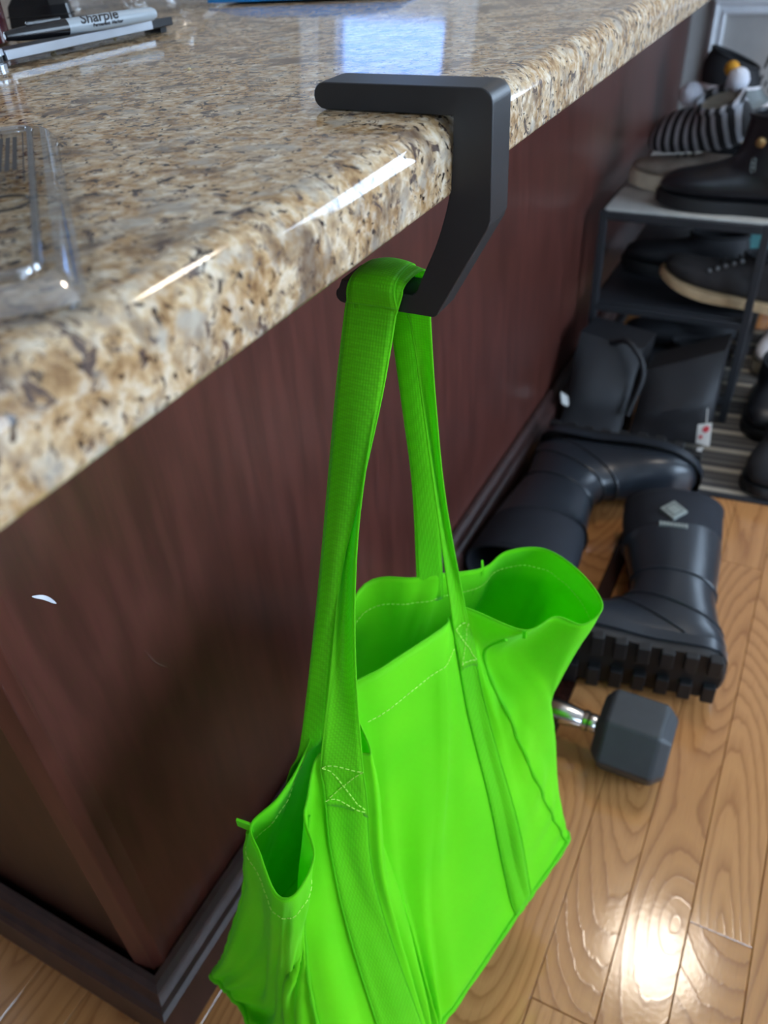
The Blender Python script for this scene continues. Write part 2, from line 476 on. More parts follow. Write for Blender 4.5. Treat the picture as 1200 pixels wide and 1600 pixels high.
# ================================================================ the room
X0, X1, Y0, Y1, H = ROOM['x0'], ROOM['x1'], ROOM['y0'], ROOM['y1'], ROOM['h']
WT = 0.15
def build_wall(side):
    o, d, n = wall_frame(side)
    a_lo, a_hi = (X0, X1) if side in ('far', 'back') else (Y0, Y1)
    a_lo -= WT; a_hi += WT
    holes = sorted([w[1:] for w in WINDOWS.values() if w[0] == side])
    mb = MB()
    def slab(a0, a1, z0, z1):
        p = o + d * a0 + Vector((0, 0, z0)); q = o + d * a1 + Vector((0, 0, z1)) - n * WT
        mb.box([min(p[i], q[i]) for i in range(3)], [max(p[i], q[i]) for i in range(3)])
    cur = a_lo
    for a0, a1, z0, z1 in holes:
        slab(cur, a0, 0, H); slab(a0, a1, 0, z0); slab(a0, a1, z1, H); cur = a1
    slab(cur, a_hi, 0, H)
    return structure(mb.build('wall_' + side, M['wall'], smooth=False))
for sd in ('far', 'back', 'right', 'left'): build_wall(sd)
structure(MB().box((X0 - WT, Y0 - WT, H), (X1 + WT, Y1 + WT, H + 0.1)).build('ceiling', M['ceiling'], smooth=False))

def wall_box(mb, side, a0, a1, z0, z1, t0, t1):
    o, d, n = wall_frame(side)
    p = o + d * a0 + Vector((0, 0, z0)) + n * t0; q = o + d * a1 + Vector((0, 0, z1)) + n * t1
    mb.box([min(p[i], q[i]) for i in range(3)], [max(p[i], q[i]) for i in range(3)])
    return mb
for wn, (side, a0, a1, z0, z1) in WINDOWS.items():
    fr = MB(); w = 0.05
    wall_box(fr, side, a0, a1, z0, z0 + w, -0.09, -0.03); wall_box(fr, side, a0, a1, z1 - w, z1, -0.09, -0.03)
    wall_box(fr, side, a0, a0 + w, z0 + w, z1 - w, -0.09, -0.03); wall_box(fr, side, a1 - w, a1, z0 + w, z1 - w, -0.09, -0.03)
    nb = 1 if a1 - a0 > 1.0 else 0
    mid = (a0 + a1) / 2
    if nb: wall_box(fr, side, mid - w/2, mid + w/2, z0 + w, z1 - w, -0.085, -0.035)
    fo = structure(fr.build(wn, M['trim'], smooth=False))
    spans = [(a0 + w, mid - w/2), (mid + w/2, a1 - w)] if nb else [(a0 + w, a1 - w)]
    for s0, s1 in spans:
        wall_box(MB(), side, s0, s1, z0 + w, z1 - w, -0.064, -0.060).build('pane', M['dimming_pane'] if wn == 'window_1' else M['pane'], fo, smooth=False)
    ca = MB(); c = 0.07
    wall_box(ca, side, a0 - c, a1 + c, z1, z1 + c, 0, 0.018); wall_box(ca, side, a0 - c, a1 + c, z0 - c, z0, 0, 0.03)
    wall_box(ca, side, a0 - c, a0, z0, z1, 0, 0.018); wall_box(ca, side, a1, a1 + c, z0, z1, 0, 0.018)
    ca.build('casing', M['trim'], fo, smooth=False, bevel=0.004)

# picture-frame moulding on the far wall, behind the shoe rack
def frame_moulding(name, a0, a1, z0, z1):
    fo = MB()
    prof = [(0.0, 0.0), (0.0, 0.014), (0.008, 0.020), (0.014, 0.012), (0.024, 0.010), (0.030, 0.016), (0.036, 0.012), (0.036, 0.0)]
    n = len(prof); rings = []
    for ca_, cz_, sa, sz in ((a0, z0, 1, 1), (a1, z0, -1, 1), (a1, z1, -1, -1), (a0, z1, 1, -1)):
        rings.append([(ca_ + sa * u, Y1 - t, cz_ + sz * u) for u, t in prof])
    fo.loft(rings + [rings[0]])
    return structure(fo.build(name, M['trim'], smooth=False))
frame_moulding('trim_1', -0.204, 0.80, 0.13, 0.722)
bb = MB()
wall_box(bb, 'far', -0.25, X1, 0.0, 0.10, 0, 0.015)
structure(bb.build('baseboard_far', M['trim'], smooth=False, bevel=0.004))
bb = MB(); wall_box(bb, 'right', Y0, Y1 - 0.016, 0, 0.10, 0, 0.015); structure(bb.build('baseboard_right', M['trim'], smooth=False, bevel=0.004))

# floor: base plus one object for each board
floor = structure(MB().box((X0 - WT, Y0 - WT, -0.12), (X1 + WT, Y1 + WT, -0.010)).build('floor', M['joint'], smooth=False))
STRIP = (-0.0055, 0.0205)
xs = []
x = STRIP[0]
while x > X0: xs.append((max(x - 0.0725, X0), x)); x -= 0.0725
xs.append((STRIP[1], 0.1060)); x = 0.1060
while x < X1: xs.append((x, min(x + 0.0725, X1))); x += 0.0725
xs.sort()
rb = random.Random(3)
def board(xa, xb, ya, yb, mat, name='board', dz=0.0):
    cx, cy = (xa + xb) / 2, (ya + yb) / 2
    hx, hy = (xb - xa) / 2 - 0.0004, (yb - ya) / 2 - 0.0004
    c = 0.0008
    vs = [(-hx, -hy, -0.010), (hx, -hy, -0.010), (hx, hy, -0.010), (-hx, hy, -0.010),
          (-hx, -hy, -c), (hx, -hy, -c), (hx, hy, -c), (-hx, hy, -c),
          (-hx + c, -hy + c, 0), (hx - c, -hy + c, 0), (hx - c, hy - c, 0), (-hx + c, hy - c, 0)]
    fs = [(0,3,2,1), (8,9,10,11)]
    for a in (0, 4):
        for k in range(4): fs.append((a+k, a+(k+1) % 4, a+4+(k+1) % 4, a+4+k))
    o = MB().add(vs, fs).build(name, mat, floor, smooth=False)
    o.location = (cx, cy, dz)
    return o
for xa, xb in xs:
    if xb - xa < 0.01: continue
    cuts = [Y0]
    if abs(xa - 0.251) < 0.02: cuts += [-1.25, 0.552, 2.2]
    elif abs(xa - 0.106) < 0.005: cuts += [-1.4, 0.388, 2.0]
    else:
        y = Y0 + rb.uniform(0.5, 1.9)
        while y < Y1 - 0.3: cuts.append(y); y += rb.uniform(1.7, 2.3)
    cuts.append(Y1)
    for ya, yb in zip(cuts, cuts[1:]):
        board(xa, xb, ya, yb, M['oak'], dz=-rb.uniform(0, 0.0002))
board(STRIP[0], STRIP[1], Y0, Y1, M['walnut'], 'inlay_strip')

# ceiling lamp over the entry
lamp = thing('ceiling_lamp', 'round flush ceiling lamp with warm glowing dome above the shoe rack', 'lamp', T(0.32, 1.69, H))
MB().loft([[(r * math.cos(q), r * math.sin(q), z) for q in [2*math.pi*k/32 for k in range(32)]] for r, z in ((0.19, 0.0), (0.19, -0.025), (0.17, -0.03))], cap0=True).build('lamp_base', M['lamp_base'], lamp)
MB().loft([[(0.165 * math.cos(t) * math.cos(q), 0.165 * math.cos(t) * math.sin(q), -0.028 - 0.075 * math.sin(t)) for q in [2*math.pi*k/32 for k in range(32)]] for t in [0.0, 0.25, 0.5, 0.75, 1.0, 1.25, 1.5]], cap1=True).build('lamp_dome', M['lamp_glass'], lamp)

# ================================================================ peninsula
CF = -0.26       # cabinet face
CE = 0.194       # cabinet end face
cab = thing('peninsula_cabinet', 'dark reddish brown wooden peninsula base under the granite countertop', 'cabinet', T(-0.55, 1.4, 0))
inv = T(-0.55, 1.4, 0).inverted()
def cpart(mb, name, mat, **k):
    mb.v = [tuple(inv @ Vector(p)) for p in mb.v]
    return mb.build(name, mat, cab, **k)
BX = -0.88
cpart(MB().box((CF - 0.018, CE + 0.03, 0.0), (CF, Y1 - 0.004, 0.8795)), 'front_panel', M['cherry'], smooth=False)
cpart(MB().box((BX, CE + 0.006, 0.0), (CF - 0.030, CE + 0.024, 0.8795)), 'end_panel', M['cherry_end'], smooth=False)
cpart(MB().box((BX, CE + 0.03, 0.0), (BX + 0.018, Y1 - 0.004, 0.8795)), 'back_panel', M['cherry'], smooth=False)
# corner moulding, a chamfered outside-corner strip
oc = [(CF - 0.020, CE + 0.034), (CF - 0.0005, CE + 0.034), (CF + 0.003, CE + 0.014), (CF - 0.004, CE + 0.004), (CF - 0.026, CE - 0.002), (CF - 0.031, CE + 0.006), (CF - 0.034, CE + 0.020)]
cpart(MB().prism(oc, 0.0, 0.8795), 'corner_trim', M['cherry'], smooth=False, bevel=0.0015)
prof = [(0.0, 0.0), (0.026, 0.0), (0.026, 0.074), (0.022, 0.080), (0.017, 0.083), (0.0135, 0.089), (0.012, 0.097), (0.006, 0.103), (0.0, 0.105)]
def base_run(pts):
    """pts: path corners in plan, outward offsets by mitre"""
    rings = []
    for (px_, py_, ox, oy) in pts:
        rings.append([(px_ + ox * t, py_ + oy * t, z) for t, z in prof])
    return MB().loft(rings, cap0=True, cap1=True)
CFo, CEo = CF + 0.0035, CE - 0.0025
cpart(base_run([(CFo, CEo, 1, -1), (CFo, Y1 - 0.02, 1, 0)]), 'base_moulding', M['base_wood'], angle=25)
cpart(base_run([(BX, CEo, 0, -1), (CFo, CEo, 1, -1)]), 'base_moulding', M['base_wood'], angle=25)
# scratches in the finish
def scratch(pts, w, mat):
    P = catmull([Vector(p) for p in pts], 5); n = len(P)
    L = []; R = []
    for i, p in enumerate(P):
        ww = w * math.sin(math.pi * (i + 0.15) / (n - 0.7)) ** 0.6
        t = (P[min(i+1, n-1)] - P[max(i-1, 0)]).normalized()
        s = Vector((0, -t.z, t.y)) * ww
        L.append(p + s); R.append(p - s)
    mb = MB().loft([[l, r] for l, r in zip(L, R)], closed=False)
    return cpart(mb, 'scratch', mat, smooth=False)
SX = CF + 0.0006
scratch([(SX, 0.2455, 0.6249), (SX, 0.2541, 0.6159), (SX, 0.2607, 0.6040)], 0.0017, M['scratch'])
scratch([(SX, 0.3205, 0.4918), (SX, 0.3270, 0.4690), (SX, 0.3385, 0.4488)], 0.0006, M['dull_scratch'])

# granite top: front edge eased at the top, small arris below
ZT, ZB = 0.92, 0.88
pr = []
r1, r2 = 0.016, 0.003
for k in range(9):
    a = math.pi/2 * k/8
    pr.append((-r1 + r1 * math.sin(a), ZT - r1 + r1 * math.cos(a)))
for k in range(4):
    a = math.pi/2 * k/3
    pr.append((-r2 + r2 * math.cos(a), ZB + r2 - r2 * math.sin(a)))
pr += [(-0.93, ZB), (-0.93 - 0.0, ZT)]
ring = lambda y: [(u, y, z) for u, z in pr]
top = MB().loft([ring(-0.10), ring(Y1 - 0.006)], cap0=True, cap1=True)
tag(top.build('granite_countertop', M['granite'], angle=30), 'speckled tan and grey polished granite countertop with eased edge', 'countertop')

# ================================================================ hook
HY0, HY1 = 0.415, 0.4415
def arc(cx, cz, r, a0, a1, n):
    return [(cx + r*math.cos(math.radians(a0 + (a1-a0)*k/n)), cz + r*math.sin(math.radians(a0 + (a1-a0)*k/n))) for k in range(n+1)]
hp = []
hp += arc(-0.0755, 0.9273, 0.0068, 270, 90, 8)           # tip of the upper arm
hp += arc(0.0150, 0.9261, 0.0080, 90, 0, 6)              # outer top corner
hp += [(0.0232, 0.8690), (0.0215, 0.8640)]
hp += [(-0.0085, 0.8115)] + arc(-0.0135, 0.8115, 0.0045, -20, -90, 4)
hp += [(-0.0700, 0.8072)] + arc(-0.0755, 0.8125, 0.0053, 270, 120, 5)
hp += [(-0.0755, 0.8230), (-0.0715, 0.8225), (-0.0690, 0.8195), (-0.0262, 0.8195)]
hp += [(q.x, q.y) for q in catmull([Vector((-0.0235, 0.8218, 0)), Vector((-0.0172, 0.8358, 0)), Vector((-0.0098, 0.8519, 0)), Vector((-0.0038, 0.8700, 0)), Vector((-0.0004, 0.8860, 0)), Vector((0.0010, 0.9031, 0))], 4)] + [(0.0012, 0.9204)]
hk = MB().prism(hp, HY0, HY1, fn=lambda x, y, z: (x, z, y))
tag(hk.build('counter_hook', M['black_plastic'], smooth=True, angle=25, bevel=0.0006), 'matte black plastic hook clamped over the granite edge, holding the green bag', 'hook')

# ================================================================ green tote bag
BAG_COLUMNS = {
    'NL': [(-0.0555, 0.2629, 0.4750), (-0.0514, 0.2477, 0.4402), (-0.0416, 0.2121, 0.3590), (-0.0203, 0.1813, 0.2681), (0.0180, 0.1506, 0.1500)],
    'SLl': [(-0.0562, 0.2883, 0.5000), (-0.0519, 0.2802, 0.4743), (-0.0419, 0.2613, 0.4142), (-0.0157, 0.2365, 0.3104), (0.0318, 0.2048, 0.1500)],
    'SLr': [(-0.0273, 0.3016, 0.5000), (-0.0229, 0.2935, 0.4626), (-0.0125, 0.2744, 0.3752), (0.0134, 0.2606, 0.2634), (0.0425, 0.2489, 0.1500)],
    'B0': [(-0.0231, 0.3075, 0.5030), (-0.0175, 0.3030, 0.4650), (-0.0080, 0.2850, 0.3750), (0.0160, 0.2720, 0.2630), (0.0440, 0.2540, 0.1500)],
    'B1': [(-0.0588, 0.3415, 0.5130), (-0.0500, 0.3300, 0.4720), (-0.0240, 0.3050, 0.3760), (0.0100, 0.2850, 0.2640), (0.0452, 0.2610, 0.1500)],
    'A': [(-0.0442, 0.3738, 0.5150), (-0.0358, 0.3603, 0.4734), (-0.0164, 0.3288, 0.3763), (0.0147, 0.2979, 0.2635), (0.0459, 0.2667, 0.1500)],
    'M': [(-0.0179, 0.4331, 0.5150), (-0.0117, 0.4179, 0.4781), (0.0027, 0.3826, 0.3918), (0.0180, 0.3294, 0.2685), (0.0505, 0.2869, 0.1500)],
    'SRl': [(-0.0197, 0.4509, 0.5100), (-0.0116, 0.4455, 0.4764), (0.0072, 0.4330, 0.3981), (0.0430, 0.4142, 0.2656), (0.0766, 0.3991, 0.1500)],
    'SRr': [(-0.0115, 0.4674, 0.5100), (-0.0025, 0.4628, 0.4731), (0.0202, 0.4528, 0.3862), (0.0554, 0.4388, 0.2568), (0.0828, 0.4263, 0.1500)],
    'NR': [(0.0414, 0.4717, 0.5000), (0.0057, 0.4728, 0.4537), (0.0378, 0.4676, 0.3732), (0.0713, 0.4863, 0.2394), (0.1001, 0.5018, 0.1500)],
    'G1': [(0.0616, 0.4984, 0.5000), (0.0346, 0.4931, 0.4506), (0.0550, 0.4985, 0.3952), (0.0700, 0.5300, 0.2700), (0.0850, 0.5150, 0.1500)],
    'G2': [(0.0856, 0.5041, 0.4950), (0.0797, 0.5060, 0.4655), (0.0657, 0.5105, 0.3968), (0.0500, 0.5400, 0.2700), (0.0500, 0.5300, 0.1500)],
    'G3': [(0.0947, 0.5295, 0.5000), (0.0864, 0.5300, 0.4682), (0.0671, 0.5314, 0.3940), (0.0300, 0.5500, 0.2700), (0.0200, 0.5350, 0.1500)],
    'G4': [(0.0659, 0.5530, 0.5100), (0.0552, 0.5671, 0.4740), (0.0300, 0.6000, 0.3900), (0.0000, 0.5600, 0.2700), (-0.0200, 0.5400, 0.1500)],
    'G5': [(0.0282, 0.5648, 0.5150), (0.0198, 0.5753, 0.4775), (-0.0000, 0.6000, 0.3900), (-0.0300, 0.5600, 0.2700), (-0.0500, 0.5450, 0.1500)],
    'G6': [(-0.0024, 0.5476, 0.5150), (-0.0137, 0.5573, 0.4775), (-0.0400, 0.5800, 0.3900), (-0.0700, 0.5600, 0.2700), (-0.0800, 0.5500, 0.1500)],
    'FR': [(-0.0162, 0.5221, 0.5100), (-0.0260, 0.5249, 0.4744), (-0.0488, 0.5313, 0.3912), (-0.0814, 0.5405, 0.2724), (-0.1150, 0.5500, 0.1500)],
    'F4': [(-0.0440, 0.4895, 0.5200), (-0.0525, 0.4896, 0.4834), (-0.0724, 0.4897, 0.3979), (-0.1008, 0.4898, 0.2758), (-0.1300, 0.4900, 0.1500)],
    'F3': [(-0.0632, 0.4756, 0.5200), (-0.0708, 0.4730, 0.4834), (-0.0886, 0.4671, 0.3979), (-0.1139, 0.4587, 0.2758), (-0.1400, 0.4500, 0.1500)],
    'F2': [(-0.1031, 0.4390, 0.5200), (-0.1077, 0.4331, 0.4834), (-0.1186, 0.4195, 0.3979), (-0.1340, 0.4000, 0.2758), (-0.1500, 0.3800, 0.1500)],
    'F1': [(-0.0705, 0.2996, 0.5000), (-0.0798, 0.2977, 0.4653), (-0.1017, 0.2932, 0.3845), (-0.1329, 0.2867, 0.2690), (-0.1650, 0.2800, 0.1500)],
    'F0': [(-0.0716, 0.2544, 0.4850), (-0.0813, 0.2530, 0.4518), (-0.1040, 0.2497, 0.3745), (-0.1365, 0.2449, 0.2639), (-0.1700, 0.2400, 0.1500)],
    'FL': [(-0.0852, 0.2302, 0.4700), (-0.0941, 0.2287, 0.4321), (-0.1149, 0.2252, 0.3436), (-0.1551, 0.2168, 0.2134), (-0.1815, 0.2105, 0.1500)],
    'H1': [(-0.0684, 0.2152, 0.4650), (-0.0754, 0.2153, 0.4233), (-0.0918, 0.2155, 0.3260), (-0.1211, 0.2126, 0.2261), (-0.1641, 0.2055, 0.1500)],
    'H2': [(-0.0461, 0.1987, 0.4600), (-0.0546, 0.1996, 0.4193), (-0.0745, 0.2018, 0.3242), (-0.1073, 0.2027, 0.1855), (-0.1483, 0.2013, 0.1500)],
    'H3': [(-0.0340, 0.1984, 0.4600), (-0.0417, 0.1978, 0.4204), (-0.0595, 0.1962, 0.3279), (-0.0886, 0.1927, 0.1800), (-0.1164, 0.1877, 0.1500)],
    'H4': [(-0.0291, 0.2098, 0.4620), (-0.0346, 0.2066, 0.4272), (-0.0475, 0.1991, 0.3461), (-0.0689, 0.1864, 0.2061), (-0.0874, 0.1777, 0.1500)],
    'H5': [(-0.0314, 0.2314, 0.4670), (-0.0351, 0.2252, 0.4407), (-0.0437, 0.2107, 0.3795), (-0.0535, 0.1902, 0.2856), (-0.0557, 0.1674, 0.1500)],
    'H6': [(-0.0502, 0.2499, 0.4720), (-0.0493, 0.2396, 0.4411), (-0.0471, 0.2155, 0.3688), (-0.0466, 0.1791, 0.2680), (-0.0180, 0.1597, 0.1500)],
}
HANDLE_NEAR_RISE = [
    ((-0.0558, 0.2869, 0.4963), (-0.0414, 0.2936, 0.4962), (-0.0270, 0.3004, 0.4962)),
    ((-0.0555, 0.3145, 0.5594), (-0.0492, 0.3216, 0.5547), (-0.0369, 0.3203, 0.5622)),
    ((-0.0571, 0.3402, 0.6209), (-0.0551, 0.3477, 0.6150), (-0.0434, 0.3408, 0.6257)),
    ((-0.0581, 0.3645, 0.6784), (-0.0569, 0.3712, 0.6740), (-0.0456, 0.3618, 0.6842)),
    ((-0.0615, 0.3895, 0.7404), (-0.0550, 0.3925, 0.7402), (-0.0432, 0.3867, 0.7462)),
    ((-0.0667, 0.4068, 0.7872), (-0.0538, 0.4081, 0.7888), (-0.0392, 0.4063, 0.7921)),
]
HANDLE_FAR_RISE = [
    ((-0.0773, 0.2928, 0.4924), (-0.0697, 0.2972, 0.4974), (-0.0621, 0.3016, 0.5024)),
    ((-0.0743, 0.3264, 0.5805), (-0.0653, 0.3260, 0.5849), (-0.0587, 0.3288, 0.5850)),
    ((-0.0734, 0.3482, 0.6391), (-0.0626, 0.3461, 0.6446), (-0.0554, 0.3490, 0.6448)),
    ((-0.0730, 0.3649, 0.6848), (-0.0591, 0.3632, 0.6902), (-0.0487, 0.3668, 0.6907)),
    ((-0.0724, 0.3926, 0.7607), (-0.0547, 0.3902, 0.7609), (-0.0397, 0.3922, 0.7582)),
    ((-0.0711, 0.4095, 0.8051), (-0.0532, 0.4099, 0.8077), (-0.0353, 0.4104, 0.8102)),
]
HANDLE_FAR_FALL = [
    ((-0.0594, 0.4485, 0.7788), (-0.0508, 0.4489, 0.7800), (-0.0422, 0.4493, 0.7813)),
    ((-0.0583, 0.4573, 0.7083), (-0.0493, 0.4574, 0.7102), (-0.0418, 0.4605, 0.7101)),
    ((-0.0577, 0.4664, 0.6311), (-0.0481, 0.4687, 0.6323), (-0.0400, 0.4738, 0.6311)),
    ((-0.0623, 0.4764, 0.5220), (-0.0528, 0.4823, 0.5244), (-0.0433, 0.4882, 0.5269)),
    ((-0.0636, 0.4804, 0.4812), (-0.0543, 0.4871, 0.4831), (-0.0450, 0.4938, 0.4850)),
]
HANDLE_NEAR_FALL = [
    ((-0.0431, 0.4463, 0.7824), (-0.0362, 0.4462, 0.7847), (-0.0292, 0.4460, 0.7871)),
    ((-0.0368, 0.4478, 0.7183), (-0.0346, 0.4534, 0.7157), (-0.0280, 0.4496, 0.7193)),
    ((-0.0290, 0.4495, 0.6321), (-0.0289, 0.4584, 0.6258), (-0.0236, 0.4557, 0.6292)),
    ((-0.0207, 0.4507, 0.5216), (-0.0164, 0.4597, 0.5151), (-0.0115, 0.4674, 0.5100)),
    ((-0.0186, 0.4510, 0.4942), (-0.0137, 0.4605, 0.4871), (-0.0087, 0.4701, 0.4800)),
]

names = list(BAG_COLUMNS)
NV, NU = 56, 8
rows_v = [0.0, 0.1, 0.33, 0.66, 1.0]
def col_curve(pts):
    """resample one control column to NV+1 points, finer than the control rows"""
    P = [Vector(p) for p in pts]; out = []
    for j in range(NV + 1):
        v = j / NV
        i = max(k for k in range(4) if rows_v[k] <= v + 1e-9)
        t = (v - rows_v[i]) / (rows_v[i+1] - rows_v[i])
        def tang(k):
            if k == 0: return (P[1]-P[0]) / (rows_v[1]-rows_v[0])
            if k == 4: return (P[4]-P[3]) / (rows_v[4]-rows_v[3])
            return (P[k+1]-P[k-1]) / (rows_v[k+1]-rows_v[k-1])
        h = rows_v[i+1]-rows_v[i]
        a, b, ma, mb_ = P[i], P[i+1], tang(i)*h, tang(i+1)*h
        out.append((2*t**3-3*t*t+1)*a + (t**3-2*t*t+t)*ma + (-2*t**3+3*t*t)*b + (t**3-t*t)*mb_)
    return out
curves = [col_curve(BAG_COLUMNS[n]) for n in names]
grid = []
for j in range(NV + 1):
    grid.append(catmull([c[j] for c in curves], NU, closed=True))
NC = len(grid[0])
# soft folds in the cloth
def gnormal(j, i):
    a = grid[j][(i+1) % NC] - grid[j][i-1]
    b = grid[min(j+1, NV)][i] - grid[max(j-1, 0)][i]
    n = a.cross(b)
    return n.normalized() if n.length > 1e-9 else Vector((0, 0, 1))
iNL, iSLl, iSLr, iA, iM, iSRl, iSRr, iNR, iFR, iFL, iF1 = [names.index(k) * NU for k in ('NL', 'SLl', 'SLr', 'A', 'M', 'SRl', 'SRr', 'NR', 'FR', 'FL', 'F1')]
new = []
for j in range(NV + 1):
    v = j / NV; row = []
    for i in range(NC):
        p = grid[j][i]; n = gnormal(j, i)
        env = min(1, v / 0.15) * min(1, (1 - v) / 0.05 + 0.15)
        d = noise.noise(Vector((i * 0.12, v * 2.0, 3.1))) * 0.0060 + noise.noise(Vector((i * 0.32, v * 3.2, 8.7))) * 0.0028
        sv = min(1, max(0, (v - 0.12) / 0.5))
        d += -0.0055 * math.exp(-((i - iM) / 1.1) ** 2) * min(1, v / 0.1)            # pressed fold line beside the strap
        d += 0.0040 * math.exp(-((i - iM + 4.0 + 3 * v) / 2.0) ** 2) * sv
        if iSLr < i < iSRl:                          # drapes gathering towards the base
            s = (i - iSLr) / (iSRl - iSLr)
            d += 0.0050 * math.sin(s * 30 + v * 4 + 1.5 * noise.noise(Vector((s * 4, v * 2, 0)))) * sv * math.sin(math.pi * s)
        if i < iSLl or i > iFL:                      # folds by the left corner
            d += 0.0030 * math.sin(i * 0.9 + v * 2) * sv
        if iSRr < i < iNR + 3:                       # puckers along the right seam
            s = (i - iSRr) / (iNR - iSRr)
            d += math.sin(v * 44 + s * 4) * 0.0038 * min(1, max(0, s)) * (0.4 + 0.6 * noise.noise(Vector((v * 9, 0, 0))))
        row.append(p + n * d * env)
    new.append(row)
grid = new
bag_base = Vector((-0.03, 0.33, 0.14))
bag = thing('tote_bag', 'bright lime green reusable fabric tote bag hanging open from the black hook', 'bag', Matrix.Translation(bag_base))
def bpart(mb, name, mat, parent=None, **k):
    mb.v = [tuple(Vector(p) - bag_base) for p in mb.v]
    return mb.build(name, mat, parent or bag, **k)
# body: closed ring of cloth plus a sagging base
body = MB()
rings = [list(r) for r in grid]
cen = sum(grid[NV], Vector()) / NC
for s, dz in ((0.93, -0.004), (0.75, -0.010), (0.5, -0.015), (0.25, -0.017), (0.02, -0.018)):
    rings.append([cen + (p - cen) * s + Vector((0, 0, dz)) for p in grid[NV]])
body.loft(rings)
body_o = bpart(body, 'body', M['green'], smooth=True, angle=180, solid=0.0011, fixn=False)
def surf(i, j, off=0.0):
    return grid[j][i % NC] + gnormal(j, i % NC) * off
OUT = 1.0
c_near = sum((grid[20][i] for i in range(iNL, iNR)), Vector()) / (iNR - iNL)
if gnormal(20, iM).dot(c_near - cen) < 0: OUT = -1.0
# sewn-down strap bands on the near side
for a, b, j0 in ((iSLl, iSLr, 4), (iSRl, iSRr, 4)):
    mb = MB()
    mb.loft([[surf(i, j, OUT * 0.0016) for i in range(a, b + 1)] for j in range(j0, NV + 1)], closed=False)
    bd = bpart(mb, 'strap_band', M['green_strap'], smooth=True, angle=180, solid=0.0012, fixn=False)
    for e in (a, b):
        q = MB().tube([surf(e, j, OUT * 0.0022) for j in range(j0, NV + 1)], 0.00055, 6)
        bpart(q, 'edge_fold', M['green_pipe'], bd)
# seams with bound edges
for i, nm in ((iNR, 'side_piping'), (iNL, 'side_piping'), (iFR, 'side_piping'), (iFL, 'side_piping')):
    bpart(MB().tube([surf(i, j, OUT * 0.0012) for j in range(2, NV + 1)], [0.0016 + 0.0004 * math.sin(j * 1.3) for j in range(2, NV + 1)], 8), nm, M['green_pipe'])
bp = []
for i in range(NC):
    bp.append(surf(i, NV, OUT * 0.001) + Vector((0, 0, -0.0005)))
bpart(MB().tube(bp, [0.0026 + 0.0005 * math.sin(i * 2.1) for i in range(NC)], 8, closed=True), 'bottom_piping', M['green_pipe'])
bpart(MB().tube([grid[0][i] for i in range(NC)], 0.0009, 6, closed=True), 'hem_edge', M['green_pipe'])
# corner tabs where the seams stick out at the rim
for i, d in ((iNR, (0.004, -0.003, 0.003)), (iFR, (-0.002, 0.002, 0.008)), (iFL, (-0.011, -0.003, 0.004))):
    p = grid[0][i]; d = Vector(d)
    mb = MB().loft([[p + Vector((0, 0, -0.010)), p + d + Vector((0, 0, -0.008))], [p, p + d]], closed=False)
    bpart(mb, 'seam_tab', M['green_pipe'], smooth=False, solid=0.0020)
# hem stitching: short raised dashes
def stitch(name, path, dash=0.0030, gap=0.0016, r=0.00042):
    mb = MB(); acc = 0.0; on = True; seg = [path[0]]
    for a, b in zip(path, path[1:]):
        L = (b - a).length; pos = 0.0
        while L - pos > 1e-7:
            need = (dash if on else gap) - acc
            step = min(need, L - pos); pos += step; acc += step
            q = a + (b - a) * (pos / L)
            if on: seg.append(q)
            if acc >= (dash if on else gap) - 1e-9:
                if on and len(seg) > 1: mb.tube([seg[0], seg[-1]], r, 5)
                on = not on; acc = 0.0; seg = [q]
    return bpart(mb, name, M['thread'], smooth=True)
jh = 5
stitch('hem_stitch', [surf(i, jh, -OUT * 0.0009) for i in range(iNR, iFL + 1)])
stitch('hem_stitch', [surf(i, jh, OUT * 0.0009) for i in range(iFL, NC)])
stitch('hem_stitch', [surf(i, jh, OUT * 0.0009) for i in range(iA - 4, iSRl)])
for a, b in ((iSLl, iSLr), (iSRl, iSRr)):
    j0, j1 = 2, 8
    stitch('cross_stitch', [surf(i, j0, OUT * 0.0046) for i in range(a, b + 1)])
    stitch('cross_stitch', [surf(i, j1, OUT * 0.0046) for i in range(a, b + 1)])
    stitch('cross_stitch', [surf(round(a + (b - a) * k / 5), round(j0 + (j1 - j0) * k / 5), OUT * 0.0046) for k in range(6)])
    stitch('cross_stitch', [surf(round(b - (b - a) * k / 5), round(j0 + (j1 - j0) * k / 5), OUT * 0.0046) for k in range(6)])
# handles: rise, over the prong, fall
def over(xl0, xr0, xl1, xr1, off):
    path = [(0.4120, 0.8120), (0.4110, 0.8185), (0.4125, 0.8230), (0.4175, 0.8258), (0.4280, 0.8268), (0.4390, 0.8258), (0.4440, 0.8215), (0.4452, 0.8120), (0.4456, 0.8000)]
    out = []
    n = len(path); cy, cz = 0.428, 0.812
    for k, (y, z) in enumerate(path):
        t = k / (n - 1)
        dy, dz = y - cy, z - cz; L = math.hypot(dy, dz)
        y += dy / L * off; z += dz / L * off
        xl = xl0 + (xl1 - xl0) * t; xr = xr0 + (xr1 - xr0) * t
        crown = 0.0022 * math.sin(math.pi * t)
        out.append(((xl, y, z), ((xl + xr) / 2, y, z + crown), (xr, y, z)))
    return out
def ribbon(name, ctrl, nw=8):
    L, Mi, R = [catmull([c[k] for c in ctrl], 5) for k in range(3)]
    rows = []
    for l, m_, r in zip(L, Mi, R):
        row = []
        for k in range(nw + 1):
            t = k / nw
            row.append(l * ((1-t) * (1-2*t)) + m_ * (4*t*(1-t)) + r * (t * (2*t - 1)))
        rows.append(row)
    o = bpart(MB().loft(rows, closed=False), name, M['green_strap'], smooth=True, angle=180, solid=0.0013, fixn=False)
    for e in (0, nw):
        bpart(MB().tube([r[e] for r in rows], 0.0008, 6), 'handle_edge', M['green_pipe'], o)
    return o
